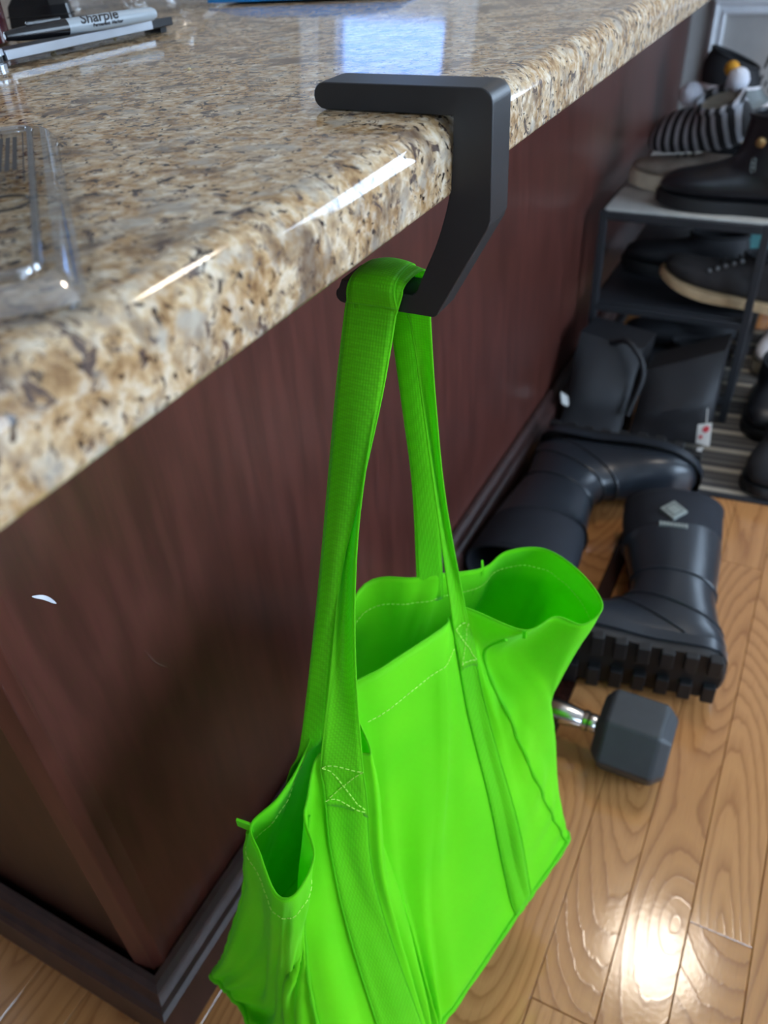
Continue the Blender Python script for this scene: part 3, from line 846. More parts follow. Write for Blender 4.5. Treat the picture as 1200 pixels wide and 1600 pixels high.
def sewn(a, b, j, off=0.0030):
    return (tuple(surf(a, j, OUT * off)), tuple(surf((a + b) // 2, j, OUT * off)), tuple(surf(b, j, OUT * off)))
HANDLE_NEAR_RISE[0:1] = [sewn(iSLl, iSLr, 9), sewn(iSLl, iSLr, 5), sewn(iSLl, iSLr, 1)]
HANDLE_NEAR_FALL[-2:] = [sewn(iSRl, iSRr, 1), sewn(iSRl, iSRr, 5), sewn(iSRl, iSRr, 9)]
HANDLE_FAR_RISE[0:0] = [((-0.0990, 0.2830, 0.420), (-0.0985, 0.2970, 0.420), (-0.0980, 0.3110, 0.420)), ((-0.0860, 0.2850, 0.465), (-0.0850, 0.2980, 0.465), (-0.0835, 0.3110, 0.465))]
ribbon('handle', HANDLE_NEAR_RISE + over(-0.0655, -0.0325, -0.0500, -0.0290, 0.0)[1:] + HANDLE_NEAR_FALL)
ribbon('handle', HANDLE_FAR_RISE + over(-0.0690, -0.0345, -0.0600, -0.0400, 0.0026) + HANDLE_FAR_FALL)

# ================================================================ footwear
def sell(F, B, b, e, n=26):
    """closed ring in the sagittal frame: F, B front/back points (x, z), b half width"""
    F = Vector((F[0], 0, F[1])); B = Vector((B[0], 0, B[1]))
    c = (F + B) / 2; h = (F - B) / 2; out = []
    for k in range(n):
        q = 2*math.pi*k/n; cs, sn = math.cos(q), math.sin(q)
        cs = math.copysign(abs(cs) ** (2/e), cs); sn = math.copysign(abs(sn) ** (2/e), sn)
        out.append(c + h*cs + Vector((0, b*sn, 0)))
    return out
def refine(rings, n=4):
    A = catmull([Vector((r[0][0], r[0][1], r[2])) for r in rings], n)
    B = catmull([Vector((r[1][0], r[1][1], r[3])) for r in rings], n)
    return [((a.x, a.y), (b.x, b.y), a.z, b.z) for a, b in zip(A, B)]
def footprint(L, wb, wh, grow=0.0, n=40):
    """sole outline, heel at x=0, toe at x=L"""
    pts = []
    half = []
    for k in range(n//2 + 1):
        t = (1 - math.cos(math.pi * k/(n//2))) / 2
        base = wh + (wb - wh) * (0.5 - 0.5*math.cos(math.pi*min(1, t/0.70)))
        pinch = -0.10*wb*math.exp(-((t-0.38)/0.14)**2)
        endr = (max(0.0, 1 - ((0.10-t)/0.10)**2) ** 0.5 if t < 0.10 else 1.0) * (max(0.0, 1 - ((t-0.72)/0.28)**2) ** 0.55 if t > 0.72 else 1.0)
        half.append((t*L, (base + pinch)*endr))
    s = 1
    up = [(x + (grow if x > L*0.5 else -grow)*min(1, abs(x-L*0.5)/(L*0.5)), y + grow*(1 if y > 1e-4 else 0)) for x, y in half]
    dn = [(x, -y) for x, y in up[::-1] if y > 1e-4]
    return up + dn
LOW = [((0.128, 0.078), (0.004, 0.082), 0.031, 2.0), ((0.132, 0.066), (-0.002, 0.060), 0.035, 2.1), ((0.140, 0.062), (-0.003, 0.030), 0.036, 2.3),
       ((0.155, 0.058), (0.025, 0.006), 0.035, 2.5), ((0.180, 0.053), (0.110, 0.004), 0.041, 2.6), ((0.215, 0.046), (0.185, 0.004), 0.045, 2.6),
       ((0.245, 0.038), (0.232, 0.004), 0.040, 2.5), ((0.266, 0.026), (0.262, 0.005), 0.026, 2.3), ((0.272, 0.015), (0.271, 0.010), 0.010, 2.0)]
ANKLE = [((0.125, 0.165), (0.004, 0.170), 0.043, 2.1), ((0.127, 0.140), (0.006, 0.140), 0.042, 2.1), ((0.132, 0.105), (0.006, 0.095), 0.039, 2.2),
         ((0.143, 0.086), (-0.002, 0.050), 0.038, 2.3), ((0.156, 0.078), (0.010, 0.010), 0.037, 2.4), ((0.178, 0.068), (0.100, 0.004), 0.041, 2.6),
         ((0.212, 0.057), (0.182, 0.004), 0.046, 2.6), ((0.244, 0.046), (0.230, 0.004), 0.042, 2.5), ((0.266, 0.030), (0.262, 0.005), 0.028, 2.3), ((0.273, 0.017), (0.272, 0.010), 0.010, 2.0)]
WELLY = [((0.165, 0.385), (-0.008, 0.390), 0.050, 2.3), ((0.166, 0.340), (-0.006, 0.340), 0.056, 2.2), ((0.160, 0.280), (-0.002, 0.280), 0.056, 2.2), ((0.148, 0.215), (0.004, 0.210), 0.052, 2.2),
         ((0.140, 0.160), (0.010, 0.145), 0.047, 2.2), ((0.148, 0.128), (0.004, 0.085), 0.043, 2.3), ((0.160, 0.116), (-0.003, 0.035), 0.042, 2.4),
         ((0.176, 0.106), (0.035, 0.006), 0.041, 2.5), ((0.200, 0.092), (0.120, 0.004), 0.045, 2.6), ((0.232, 0.078), (0.195, 0.004), 0.050, 2.6),
         ((0.262, 0.062), (0.246, 0.004), 0.047, 2.5), ((0.286, 0.040), (0.280, 0.006), 0.032, 2.3), ((0.295, 0.022), (0.294, 0.012), 0.010, 2.0)]
def upper(mb, rings, split=None, mi=0):
    R = refine(rings)
    mb.loft([sell(*r) for r in R], cap1=True, mi=mi)
    return R
def lining(R, depth=4, shrink=0.90):
    rr = []
    for r in R[:depth]:
        (fx, fz), (bx, bz), b, e = r
        cx, cz = (fx+bx)/2, (fz+bz)/2
        rr.append(((cx+(fx-cx)*shrink, cz+(fz-cz)*shrink), (cx+(bx-cx)*shrink, cz+(bz-cz)*shrink), b*shrink, e))
    first = R[0]
    return MB().loft([sell(*first)] + [sell(*r) for r in rr], cap1=True)
def add_sole(root, L, wb, wh, t, mat, spring=0.0, grow=0.003, top=0.010, name='sole', lugs=None):
    """sole slab from z=-t to z=top, toe lifted by spring"""
    ol = footprint(L, wb, wh, grow)
    def lift(x): return spring * max(0, (x/L - 0.6)/0.4) ** 2
    n = len(ol); vs = []
    for z, s in ((-t, 0.97), (-t*0.4, 1.0), (top*0.6, 1.0), (top, 0.965)):
        vs.append([(L/2 + (x - L/2)*s, y*s, z + lift(x)) for x, y in ol])
    so = MB().loft(vs, cap0=True, cap1=True).build(name, mat, root, angle=50)
    if lugs:
        d, cnt, lm = lugs
        for k in range(cnt):
            xx = L * (0.05 + 0.90 * k/(cnt-1)); xw = L*0.9/cnt*0.32
            lims = [abs(y) for x, y in ol if abs(x-xx) < L*0.06]
            wy = (max(lims) if lims else wh) * 0.98
            for s in (-1, 1):
                b_ = MB()
                y0, y1 = sorted((s*wy*0.28, s*wy))
                b_.box((xx-xw, y0, -t-d+lift(xx)), (xx+xw, y1, -t*0.3+lift(xx)))
                b_.build('tread_lug', lm, so, smooth=False, bevel=0.002)
    return so
def laces(root, pts, mat, w=0.016, r=0.0022):
    """cross bars over the instep at sagittal points (x, z)"""
    for x, z in pts:
        c = [(x - 0.002, -w, z - 0.006), (x + 0.001, -w*0.5, z + 0.001), (x + 0.002, 0, z + 0.003), (x + 0.001, w*0.5, z + 0.001), (x - 0.002, w, z - 0.006)]
        MB().tube(catmull(c, 4), r, 6).build('lace', mat, root)
def basis(x, y, z, loc):
    m = Matrix((Vector(x), Vector(y), Vector(z))).transposed().to_4x4(); m.translation = Vector(loc)
    return m

# --- rubber boots lying on the floor
def welly(label, Mx, badge=False):
    t = thing('rubber_boot', label, 'boot', Mx, 'pair of rubber boots lying on the floor')
    R = refine(WELLY)
    k = 9
    # rubber lower with a scooped top line: neoprene above
    shaft = MB().loft([sell(*r) for r in R[:k+1]])
    sh = shaft.build('shaft', M['neoprene'], t, solid=0.003, angle=80)
    low = [((f[0]*1.0, f[1]), bk, b*1.035, e) for f, bk, b, e in R[k-2:]]
    rings = [sell((f[0]+0.002, f[1]), (bk[0]-0.002, bk[1]), b, e) for f, bk, b, e in low]
    # dip the first rings at the sides' front so the line curves
    for q, am in ((0, 0.030), (1, 0.016)):
        rings[q] = [p + Vector((0, 0, -am * (0.5 + 0.5*math.cos(2*math.pi*i/26)))) for i, p in enumerate(rings[q])]
    MB().loft(rings, cap1=True).build('rubber_lower', M['rubber'], t, angle=70)
    # raised rubber bands at ankle and foot
    for idx, sc in ((15, 1.03), (21, 1.03), (27, 1.03)):
        f, bk, b, e = R[idx]
        ring = sell((f[0]+0.003, f[1]+0.001), (bk[0]-0.003, bk[1]-0.001), b*1.05, e)
        MB().tube(ring, 0.0022, 6, closed=True).build('rubber_ridge', M['rubber'], t)
    rim = sell(*R[0])
    MB().tube(rim, 0.003, 6, closed=True).build('top_binding', M['neoprene'], t)
    ol = footprint(0.300, 0.054, 0.042, 0.006)
    MB().loft([[(x, y, z) for x, y in ol] for z in (0.006, 0.024, 0.026)] , cap0=True).build('rand', M['rubber'], t, angle=60)
    add_sole(t, 0.300, 0.052, 0.042, 0.010, M['sole'], 0.006, 0.004, 0.008, 'sole', (0.010, 9, M['sole']))
    if badge:
        f, bk, b, e = R[4]
        # diamond emblem and name bar, facing the side that points up (local +y)
        Y = b + 0.006
        cx, cz = 0.085, 0.312
        def dia(s, y0, y1, nm, mt, par):
            o = MB().prism([(cx - 0.023*s, cz), (cx, cz - 0.027*s), (cx + 0.023*s, cz), (cx, cz + 0.027*s)], y0, y1, fn=lambda a, c, y: (a, y, c))
            return o.build(nm, mt, par, smooth=False, bevel=0.0006)
        e1 = dia(1.0, Y - 0.010, Y, 'diamond_emblem', M['silver_badge'], t)
        dia(0.72, Y, Y + 0.0006, 'emblem_ring', M['badge_dark'], e1)
        dia(0.56, Y, Y + 0.0012, 'emblem_centre', M['silver_badge'], e1)
        nb = MB()
        for q in range(8):
            nb.box((cx + 0.023 - q*0.0060 - 0.0045, Y - 0.010, cz - 0.0440), (cx + 0.023 - q*0.0060, Y - 0.0006, cz - 0.0365))
        nb.build('name_lettering', M['silver_badge'], t, smooth=False, bevel=0.0008)
    return t
Mr = T(0.2220, 0.905, 0.062) @ rotz(math.radians(10)) @ basis((-1, 0, 0), (0, 0, 1), (0, 1, 0), (0, 0, 0))
welly('black rubber boot lying with lugged sole towards camera and silver diamond emblem on shaft', Mr, True)
Ml = T(-0.216, 1.405, 0.066) @ basis((1, 0, 0), (0, 0, 1), (0, -1, 0), (0, 0, 0)) @ Matrix.Scale(1.06, 4)
welly('black rubber boot lying against the cabinet with its toe pointing to the striped mat', Ml)

# --- dumbbell
S = 0.108
db = thing('dumbbell', 'black hexagonal rubber dumbbell with chrome handle on the wood floor', 'dumbbell', T(0.015, 0.748, 0.0))
def hexring(x, s):
    rr = s / math.sqrt(3)
    return [(x, rr*math.cos(math.radians(60*k)), S/2 + rr*math.sin(math.radians(60*k))) for k in range(6)]
for a, b_ in ((0.066, 0.166), (-0.166, -0.066)):
    MB().loft([hexring(a, S*0.74), hexring(a + 0.012, S), hexring(b_ - 0.016, S), hexring(b_, S*0.74)], cap0=True, cap1=True).build('hex_head', M['hexrubber'], db, smooth=False, bevel=0.004, bseg=3)
hx = [(-0.067, 0.012), (-0.060, 0.014), (-0.052, 0.0135), (-0.050, 0.0155), (-0.044, 0.0155), (-0.042, 0.0135), (-0.036, 0.0145), (-0.02, 0.0170), (0, 0.0175), (0.02, 0.0170), (0.036, 0.0145), (0.042, 0.0135), (0.044, 0.0155), (0.050, 0.0155), (0.052, 0.0135), (0.060, 0.014), (0.067, 0.012)]
MB().loft([[(x, r*math.cos(2*math.pi*k/24), S/2 + r*math.sin(2*math.pi*k/24)) for k in range(24)] for x, r in hx]).build('handle', M['chrome'], db, angle=40)

# --- striped mat
mt = thing('entry_mat', 'flat woven mat striped grey, beige and charcoal under the shoe rack', 'mat', T(0.015, 1.430, 0) @ rotz(math.radians(6.5)))
MB().box((0, 0, 0.0002), (1.10, 0.80, 0.0045)).build('weave', M['mat_rug'], mt, smooth=False, bevel=0.001)
MB().box((-0.006, -0.010, 0.0002), (1.106, 0.004, 0.0060)).build('edge_binding', M['rug_edge'], mt, smooth=False, bevel=0.001)

# --- shoe rack
RX0, RX1, RY0, RY1 = -0.226, 0.112, 1.722, 2.560
rk = thing('shoe_rack', 'low dark metal shoe rack with pale shelves between cabinet and wall', 'rack', T(RX0, RY0, 0.007))
W, D = RX1 - RX0, RY1 - RY0
pw = 0.016
for x in (0, W - pw):
    for y in (0, D - pw):
        MB().box((x, y, -0.0068 if x == 0 else -0.002), (x + pw, y + pw, 0.445)).build('post', M['rackmetal'], rk, smooth=False, bevel=0.0015)
for zt in (0.443, 0.240, 0.060):
    for (a, b_) in (((pw, 0), (W - pw, pw)), ((pw, D - pw), (W - pw, D)), ((0, pw), (pw, D - pw)), ((W - pw, pw), (W, D - pw))):
        MB().box((a[0], a[1], zt - 0.016), (b_[0], b_[1], zt)).build('rail', M['rackmetal'], rk, smooth=False, bevel=0.0015)
    if zt > 0.1:
        MB().box((0.008, 0.010, zt), (W - 0.008, D - 0.010, zt + 0.005)).build('shelf_board', M['shelf'] if zt > 0.4 else M['rackmetal'], rk, smooth=False, bevel=0.001)
ZS = 0.007 + 0.448; ZM = 0.007 + 0.245

def shoe(name, label, cat, Mx, rings, mats, Lr, wb=0.046, wh=0.034, th=0.016, spring=0.010, group=None, lac=None, collar=True, sname='sole', lugs=None, lace_mat='lace'):
    t = thing(name, label, cat, Mx, group)
    R = refine(rings)
    rise = lambda p: p + Vector((0, 0, th + spring * max(0, (p.x/Lr - 0.6)/0.4)**2))
    MB().loft([[rise(p) for p in sell(*r)] for r in R], cap1=True).build('upper', M[mats[0]], t, angle=70)
    li = lining(R, 6); li.v = [tuple(rise(Vector(p))) for p in li.v]
    li.build('lining', M[mats[2]], t)
    if collar:
        MB().tube([rise(p) for p in sell(*R[0])], 0.0045, 8, closed=True).build('collar', M[mats[3] if len(mats) > 3 else mats[2]], t)
    so = add_sole(t, Lr, wb, wh, 0.0, M[mats[1]], spring, 0.004, th + 0.006, sname, None)
    if lac: laces(t, [(x, z + th) for x, z in lac], M[lace_mat])
    return t, R
def scaled(r, sx=1, sz=1, sw=1): return [((f[0]*sx, f[1]*sz), (b[0]*sx, b[1]*sz), w*sw, e) for f, b, w, e in r]

# black ankle boot at the front of the top shelf
bt, R = shoe('ankle_boot', 'black leather ankle boot with brass snap at the front of the top rack shelf', 'boot',
    T(0.150, 1.800, ZS) @ rotz(math.pi), scaled(ANKLE, 1.0, 0.98), ('leather', 'sole', 'lining', 'leather'), 0.276, 0.047, 0.036, 0.018, 0.010)
MB().loft([[(0.094 + r*math.cos(q), y, 0.139 + r*math.sin(q)) for q in [2*math.pi*k/18 for k in range(18)]] for r, y in ((0.009, 0.038), (0.009, 0.046), (0.006, 0.0475))], cap1=True).build('brass_snap', M['brass'], bt)
lg = MB()
for k in range(3):
    q = [(0.098 + 0.004*math.cos(a) + 0.001*k, 0.0445 - 0.001*k, 0.098 + (k-1)*0.008 + 0.005*math.sin(a)) for a in [2*math.pi*j/12 for j in range(12)]]
    lg.tube(q, 0.0006, 5, closed=True)
lg.build('embossed_logo', M['badge_dark'], bt)
MB().loft([[(0.030 + 0.030*u, 0.040*(1.02 if u < 0.6 else 1.0), z) for u in (0.0, 0.5, 1.0)] for z in (0.055, 0.120)], closed=False).build('side_gore', M['dark_upper'], bt, solid=0.004)

# taupe shoe with cream sole behind it
shoe('walking_shoe', 'taupe shoe with cream sole on the top shelf, under the striped slipper', 'shoe',
    T(0.066, 1.925, ZS) @ rotz(math.pi + 0.05), scaled(LOW, 1.0, 0.76), ('beige_upper', 'cream_sole', 'lining'), 0.276, 0.047, 0.036, 0.024, 0.010, lac=[(0.150, 0.046), (0.165, 0.043), (0.180, 0.040)])

# striped knitted slipper with pompoms
Ms = T(0.030, 1.905, ZS + 0.103) @ rotz(math.pi - 0.18) @ Matrix.Rotation(math.radians(-26), 4, 'X') @ Matrix.Rotation(math.radians(9), 4, 'Y')
sl = thing('knit_slipper', 'black and white striped knit slipper with grey pompoms on top of rack', 'slipper', Ms)
SLP = [((0.098, 0.098), (0.010, 0.104), 0.038, 2.0), ((0.106, 0.080), (0.000, 0.070), 0.045, 2.1), ((0.118, 0.074), (-0.004, 0.034), 0.047, 2.3),
       ((0.132, 0.072), (0.030, 0.004), 0.047, 2.4), ((0.160, 0.068), (0.110, 0.002), 0.050, 2.5), ((0.190, 0.056), (0.172, 0.002), 0.047, 2.4), ((0.212, 0.036), (0.206, 0.006), 0.030, 2.2), ((0.218, 0.022), (0.217, 0.014), 0.010, 2.0)]
RS = refine(SLP)
MB().loft([sell(*r) for r in RS], cap1=True).build('knit_upper', M['knit'], sl, angle=80)
lining(RS, 7, 0.86).build('fleece_lining', M['fleece'], sl)
MB().tube(sell(*RS[0]), 0.0075, 8, closed=True).build('knit_cuff', M['knit'], sl)
MB().sphere((0.125, -0.024, 0.100), 0.024, jit=0.10).build('pompom', M['pom'], sl)
MB().sphere((0.030, -0.034, 0.118), 0.022, jit=0.10).build('pompom', M['pom'], sl)
MB().sphere((0.046, -0.050, 0.132), (0.015, 0.013, 0.016), jit=0.06).build('felt_tuft', M['mustard'], sl)

HIGH = [((0.128, 0.140), (0.016, 0.186), 0.040, 2.1), ((0.136, 0.118), (0.000, 0.150), 0.046, 2.1), ((0.142, 0.100), (0.000, 0.100), 0.045, 2.2),
        ((0.150, 0.088), (-0.006, 0.050), 0.042, 2.3), ((0.160, 0.080), (0.010, 0.010), 0.040, 2.4), ((0.182, 0.070), (0.100, 0.004), 0.044, 2.6),
        ((0.216, 0.060), (0.186, 0.004), 0.049, 2.6), ((0.248, 0.048), (0.234, 0.004), 0.045, 2.5), ((0.270, 0.032), (0.266, 0.005), 0.030, 2.3), ((0.279, 0.018), (0.278, 0.010), 0.010, 2.0)]
# high-top trainer further back
ht, R = shoe('high_top_trainer', 'white and grey trainer with black padded collar at the back of the top shelf', 'shoe',
    T(-0.150, 2.300, ZS) @ rotz(0.10), HIGH, ('white_upper', 'cream_sole', 'lining', 'dark_upper'), 0.284, 0.050, 0.038, 0.028, 0.010)
Rq = refine(scaled(HIGH, 1.0, 1.0, 1.04))
MB().loft([[p + Vector((0, 0, 0.029)) for p in sell(*r)] for r in Rq[:8]]).build('collar_panel', M['dark_upper'], ht, angle=80)
MB().loft([[p + Vector((0, 0, 0.0285)) for p in sell(*r)] for r in refine(scaled(HIGH, 1.0, 1.0, 1.03))[8:19]]).build('side_panel', M['grey_upper'], ht, angle=80)
laces(ht, [(0.138 + 0.012*k, 0.150 - 0.012*k) for k in range(5)], M['lace'])
for s in (-1, 1):
    lp = [(0.140, 0.0, 0.170), (0.150, s*0.03, 0.200), (0.175, s*0.055, 0.205), (0.185, s*0.04, 0.180), (0.160, s*0.01, 0.160)]
    MB().tube(catmull(lp, 6), 0.0026, 6).build('lace_loop', M['lace'], ht)

# dark low shoe with tan sole on the middle shelf
ls, R = shoe('lace_up_shoe', 'dark brown lace-up shoe with curved tan sole on the middle rack shelf', 'shoe',
    T(0.190, 1.800, ZM + 0.001) @ rotz(math.pi + 0.06) @ Matrix.Rotation(math.radians(-7), 4, 'Y'), scaled(LOW, 1.04, 1.18), ('suede', 'tan_sole', 'lining'), 0.288, 0.047, 0.037, 0.011, 0.026,
    lac=[(0.140 + 0.014*k, 0.082 - 0.0065*k) for k in range(5)], lace_mat='lace')
for k in range(5):
    MB().loft([[(0.135 + 0.014*k + r*math.cos(q), 0.0255 + 0.002*k + h, 0.094 - 0.0075*k + r*math.sin(q)) for q in [2*math.pi*j/10 for j in range(10)]] for r, h in ((0.0045, 0), (0.0045, 0.004), (0.002, 0.005))], cap1=True).build('eyelet', M['eyelet'], ls)
shoe('black_shoe', 'black low shoe in shadow at the cabinet end of the middle rack shelf', 'shoe',
    T(0.065, 1.950, ZM + 0.001) @ rotz(math.pi), LOW, ('dark_upper', 'sole', 'lining'), 0.276, 0.045, 0.035, 0.018, 0.010)
shoe('teal_trainer', 'teal trainer sticking out on the middle shelf behind the rack post', 'shoe',
    T(0.205, 2.080, ZM + 0.001) @ rotz(math.pi + 0.08), scaled(ANKLE, 1.0, 0.85), ('teal', 'cream_sole', 'lining'), 0.276, 0.046, 0.035, 0.022, 0.010, lac=[(0.140, 0.085), (0.155, 0.075)])
for k_, (yy, lb) in enumerate(((1.900, 'black low shoe on the floor under the rack, just behind the folded bags'), (2.060, 'black low shoe on the floor under the rack, second behind the folded bags'))):
    shoe('black_shoe', lb, 'shoe', T(0.070, yy, 0.006) @ rotz(math.pi), LOW, ('dark_upper', 'sole', 'lining'), 0.276, 0.045, 0.035, 0.018, 0.010)
# shoes on the mat beside the rack, toes towards the camera
Mm = lambda x, y, a: T(x, y, 0.006) @ rotz(a)
shoe('grey_trainer', 'grey and white trainer on the mat farthest back beside the rack post', 'shoe',
    Mm(0.185, 2.220, -math.pi/2 - 0.05), scaled(ANKLE, 0.95, 0.75), ('white_upper', 'cream_sole', 'lining', 'grey_upper'), 0.262, 0.046, 0.035, 0.024, 0.010, lac=[(0.135 + 0.014*k, 0.082 - 0.007*k) for k in range(4)], lace_mat='pom')
shoe('black_clog', 'black rounded shoe on the mat just right of the rack post', 'shoe',
    Mm(0.185, 1.905, -math.pi/2 + 0.05), scaled(LOW, 0.85, 1.2, 1.02), ('leather', 'sole', 'lining'), 0.236, 0.048, 0.038, 0.014, 0.006)
shoe('black_clog', 'black rounded shoe nearest the mat edge at the right of the picture', 'shoe',
    Mm(0.240, 1.662, -math.pi/2 - 0.10), scaled(LOW, 0.76, 1.25, 1.05), ('dark_upper', 'sole', 'lining'), 0.211, 0.049, 0.039, 0.014, 0.006)

# --- two black folded fabric bags in front of the rack
def soft_bag(name, label, front, depth, crease, base):
    """front: bl, br, tr, tl corners; depth: offset to the back face"""
    t = thing(name, label, 'bag', T(*base))
    b0 = Vector(base); bl, br, tr, tl = [Vector(p) - b0 for p in front]; dp = Vector(depth)
    nu, nv = 12, 10; mb = MB()
    def sheet(off, bulge):
        rows = []
        for j in range(nv + 1):
            v = j/nv; row = []
            for i in range(nu + 1):
                u = i/nu
                p = (bl*(1-u) + br*u)*(1-v) + (tl*(1-u) + tr*u)*v + off
                e = math.sin(math.pi*u)**0.5 * math.sin(math.pi*v)**0.5
                w = bulge * (0.012*e + 0.016*e*max(0, 1 - abs(v - crease)/0.25)) + 0.006*noise.noise(p*14)
                row.append(p + dp.normalized()*(-w))
            rows.append(row)
        return rows
    f = sheet(Vector((0, 0, 0)), 1); bk = sheet(dp, -1)
    def rim(rows): return rows[0] + [r[-1] for r in rows[1:]] + rows[-1][-2::-1] + [r[0] for r in rows[-2:0:-1]]
    mb.loft(f, closed=False); mb.loft(bk, closed=False); mb.loft([rim(f), rim(bk)])
    mb.build('body', M['black_cloth'], t, angle=40)
    return t, f
sb, f = soft_bag('folded_bag', 'black folded nylon bag with small white label against the cabinet corner',
    [(-0.212, 1.480, 0.010), (-0.090, 1.525, 0.006), (-0.080, 1.630, 0.200), (-0.214, 1.615, 0.225)], (0.01, 0.090, 0.0), 0.55, (-0.15, 1.57, 0.006))
q = f[5][1]; q2 = f[5][2]; q3 = f[7][1]
lab = MB(); c0 = f[4][0] + Vector((-0.004, -0.012, 0)); dx = Vector((0.016, 0.004, -0.010)); dz = Vector((-0.006, 0.004, 0.026))
lab.loft([[c0, c0 + dx], [c0 + dz, c0 + dz + dx]], closed=False).build('white_label', M['white_label'], sb, smooth=False, solid=0.0012)
sp = MB().tube(catmull([f[10][6] + Vector((0, 0, -0.005)), f[10][8] + Vector((0.02, -0.02, 0.015)), f[8][11] + Vector((0.03, -0.02, 0.01)), f[5][11] + Vector((0.02, -0.015, -0.02))], 6), 0.006, 8)
sp.build('carry_strap', M['black_cloth'], sb)
sb2, f = soft_bag('folded_bag', 'large black folded nylon bag with a hanging paper tag in front of the rack',
    [(-0.070, 1.530, 0.010), (0.090, 1.560, 0.045), (0.084, 1.640, 0.222), (-0.062, 1.610, 0.165)], (0.0, 0.085, 0.0), 0.5, (0.0, 1.60, 0.006))
b0 = Vector((0.0, 1.60, 0.006))
A_ = Vector((0.0700, 1.515, 0.112)) - b0; w_ = Vector((0.026, 0.0, 0.010)); d_ = Vector((0.006, -0.018, -0.045))
tg = MB().loft([[A_, A_ + w_], [A_ + d_*0.8, A_ + d_ + w_]], closed=False).build('paper_tag', M['white_label'], sb2, smooth=False, solid=0.0012)
nrm = w_.cross(d_).normalized()
if nrm.y > 0: nrm = -nrm
for (u, v, s) in ((0.62, 0.25, 0.007), (0.30, 0.55, 0.004)):
    c = A_ + w_*u + d_*v + nrm*0.0012
    MB().loft([[c + w_.normalized()*s*math.cos(a) + d_.normalized()*s*math.sin(a) for a in [2*math.pi*k/12 for k in range(12)]], [c + nrm*0.0006 + w_.normalized()*s*0.9*math.cos(a) + d_.normalized()*s*0.9*math.sin(a) for a in [2*math.pi*k/12 for k in range(12)]]], cap1=True).build('red_print', M['red_print'], tg, smooth=False)
MB().loft([[A_ + d_ + w_*0.15, A_ + d_ + w_*0.6], [A_ + d_*1.5 + w_*0.0, A_ + d_*1.5 + w_*0.30], [A_ + d_*2.0 + w_*(-0.2), A_ + d_*2.0 + w_*0.05]], closed=False).build('tag_string', M['white_label'], sb2, smooth=False, solid=0.0012)
MB().tube([Vector((0.078, 1.575, 0.118)) - b0, A_ + w_*0.6], 0.001, 5).build('tag_thread', M['white_label'], sb2)

# ================================================================ things on the counter
# slim metal-edged bar resting on a knurled screw
P0, P1 = Vector((-0.4145, 0.497, 0)), Vector((-0.3990, 0.684, 0))
ax = (P1 - P0).normalized(); sd_ = Vector((-ax.y, ax.x, 0))          # towards -X
Mb = Matrix((sd_ * -1, ax, Vector((0, 0, 1)))).transposed().to_4x4(); Mb.translation = P0 + Vector((0, 0, ZT))
br_ = thing('folding_stand', 'slim silver-edged black bar with knurled screw lying under the marker', 'stand', Mb)
Lb = (P1 - P0).length
MB().box((-0.034, 0.0, 0.0045), (-0.0015, Lb, 0.0105)).build('bar_body', M['dark_metal'], br_, smooth=False, bevel=0.0012)
MB().box((-0.0020, 0.001, 0.0050), (0.0000, Lb - 0.026, 0.0120)).build('silver_edge', M['aluminium'], br_, smooth=False, bevel=0.0006)
MB().box((-0.0020, Lb - 0.026, 0.0050), (0.0000, Lb, 0.0120)).build('end_cap', M['dark_metal'], br_, smooth=False, bevel=0.0008)
MB().box((-0.030, Lb - 0.010, 0.0), (-0.008, Lb - 0.002, 0.0046)).build('rubber_foot', M['sole'], br_, smooth=False)
kn = MB()
rings = []
for z, r in ((0.0, 0.0085), (0.0035, 0.0088), (0.0040, 0.0070), (0.0090, 0.0070), (0.0095, 0.0088), (0.0135, 0.0085)):
    rings.append([(-0.006 + (r + (0.0005 if k % 2 else 0))*math.cos(2*math.pi*k/40), -0.008 + (r + (0.0005 if k % 2 else 0))*math.sin(2*math.pi*k/40), z) for k in range(40)])
kn.loft(rings, cap0=True, cap1=True).build('knurled_screw', M['aluminium'], br_, smooth=False)
MB().loft([[(-0.006 + r*math.cos(2*math.pi*k/30), -0.008 + r*math.sin(2*math.pi*k/30), z) for k in range(30)] for z, r in ((0.0042, 0.0075), (0.0088, 0.0075))]).build('screw_ring', M['sole'], br_)

# marker pen
A0, A1 = Vector((-0.4340, 0.5180, 0.9385)), Vector((-0.3890, 0.6500, 0.9385))
axm = (A1 - A0).normalized(); upm = Vector((0, 0, 1)); sdm = axm.cross(upm).normalized()
Mm_ = Matrix((axm, -sdm, upm)).transposed().to_4x4(); Mm_.translation = A0
mk = thing('marker_pen', 'grey permanent marker with black cap lying on the silver-edged bar', 'marker', Mm_)
Lm = (A1 - A0).length; s_ = Lm / 0.138
def lathe(mb, prof, n=28):
    return mb.loft([[(x*s_, r*math.cos(2*math.pi*k/n), r*math.sin(2*math.pi*k/n)) for k in range(n)] for x, r in prof], cap0=True, cap1=True)
lathe(MB(), [(0.0, 0.0022), (0.001, 0.0034), (0.012, 0.0048), (0.026, 0.0056), (0.052, 0.0061), (0.0535, 0.0061)]).build('cap', M['marker_black'], mk)
lathe(MB(), [(0.0535, 0.0058), (0.060, 0.0060), (0.100, 0.0060), (0.126, 0.0056), (0.135, 0.0050), (0.138, 0.0036)]).build('barrel', M['marker_grey'], mk)
MB().box((0.020*s_, -0.0010, 0.0050), (0.050*s_, 0.0010, 0.0078)).build('clip', M['marker_black'], mk, smooth=False, bevel=0.0006)
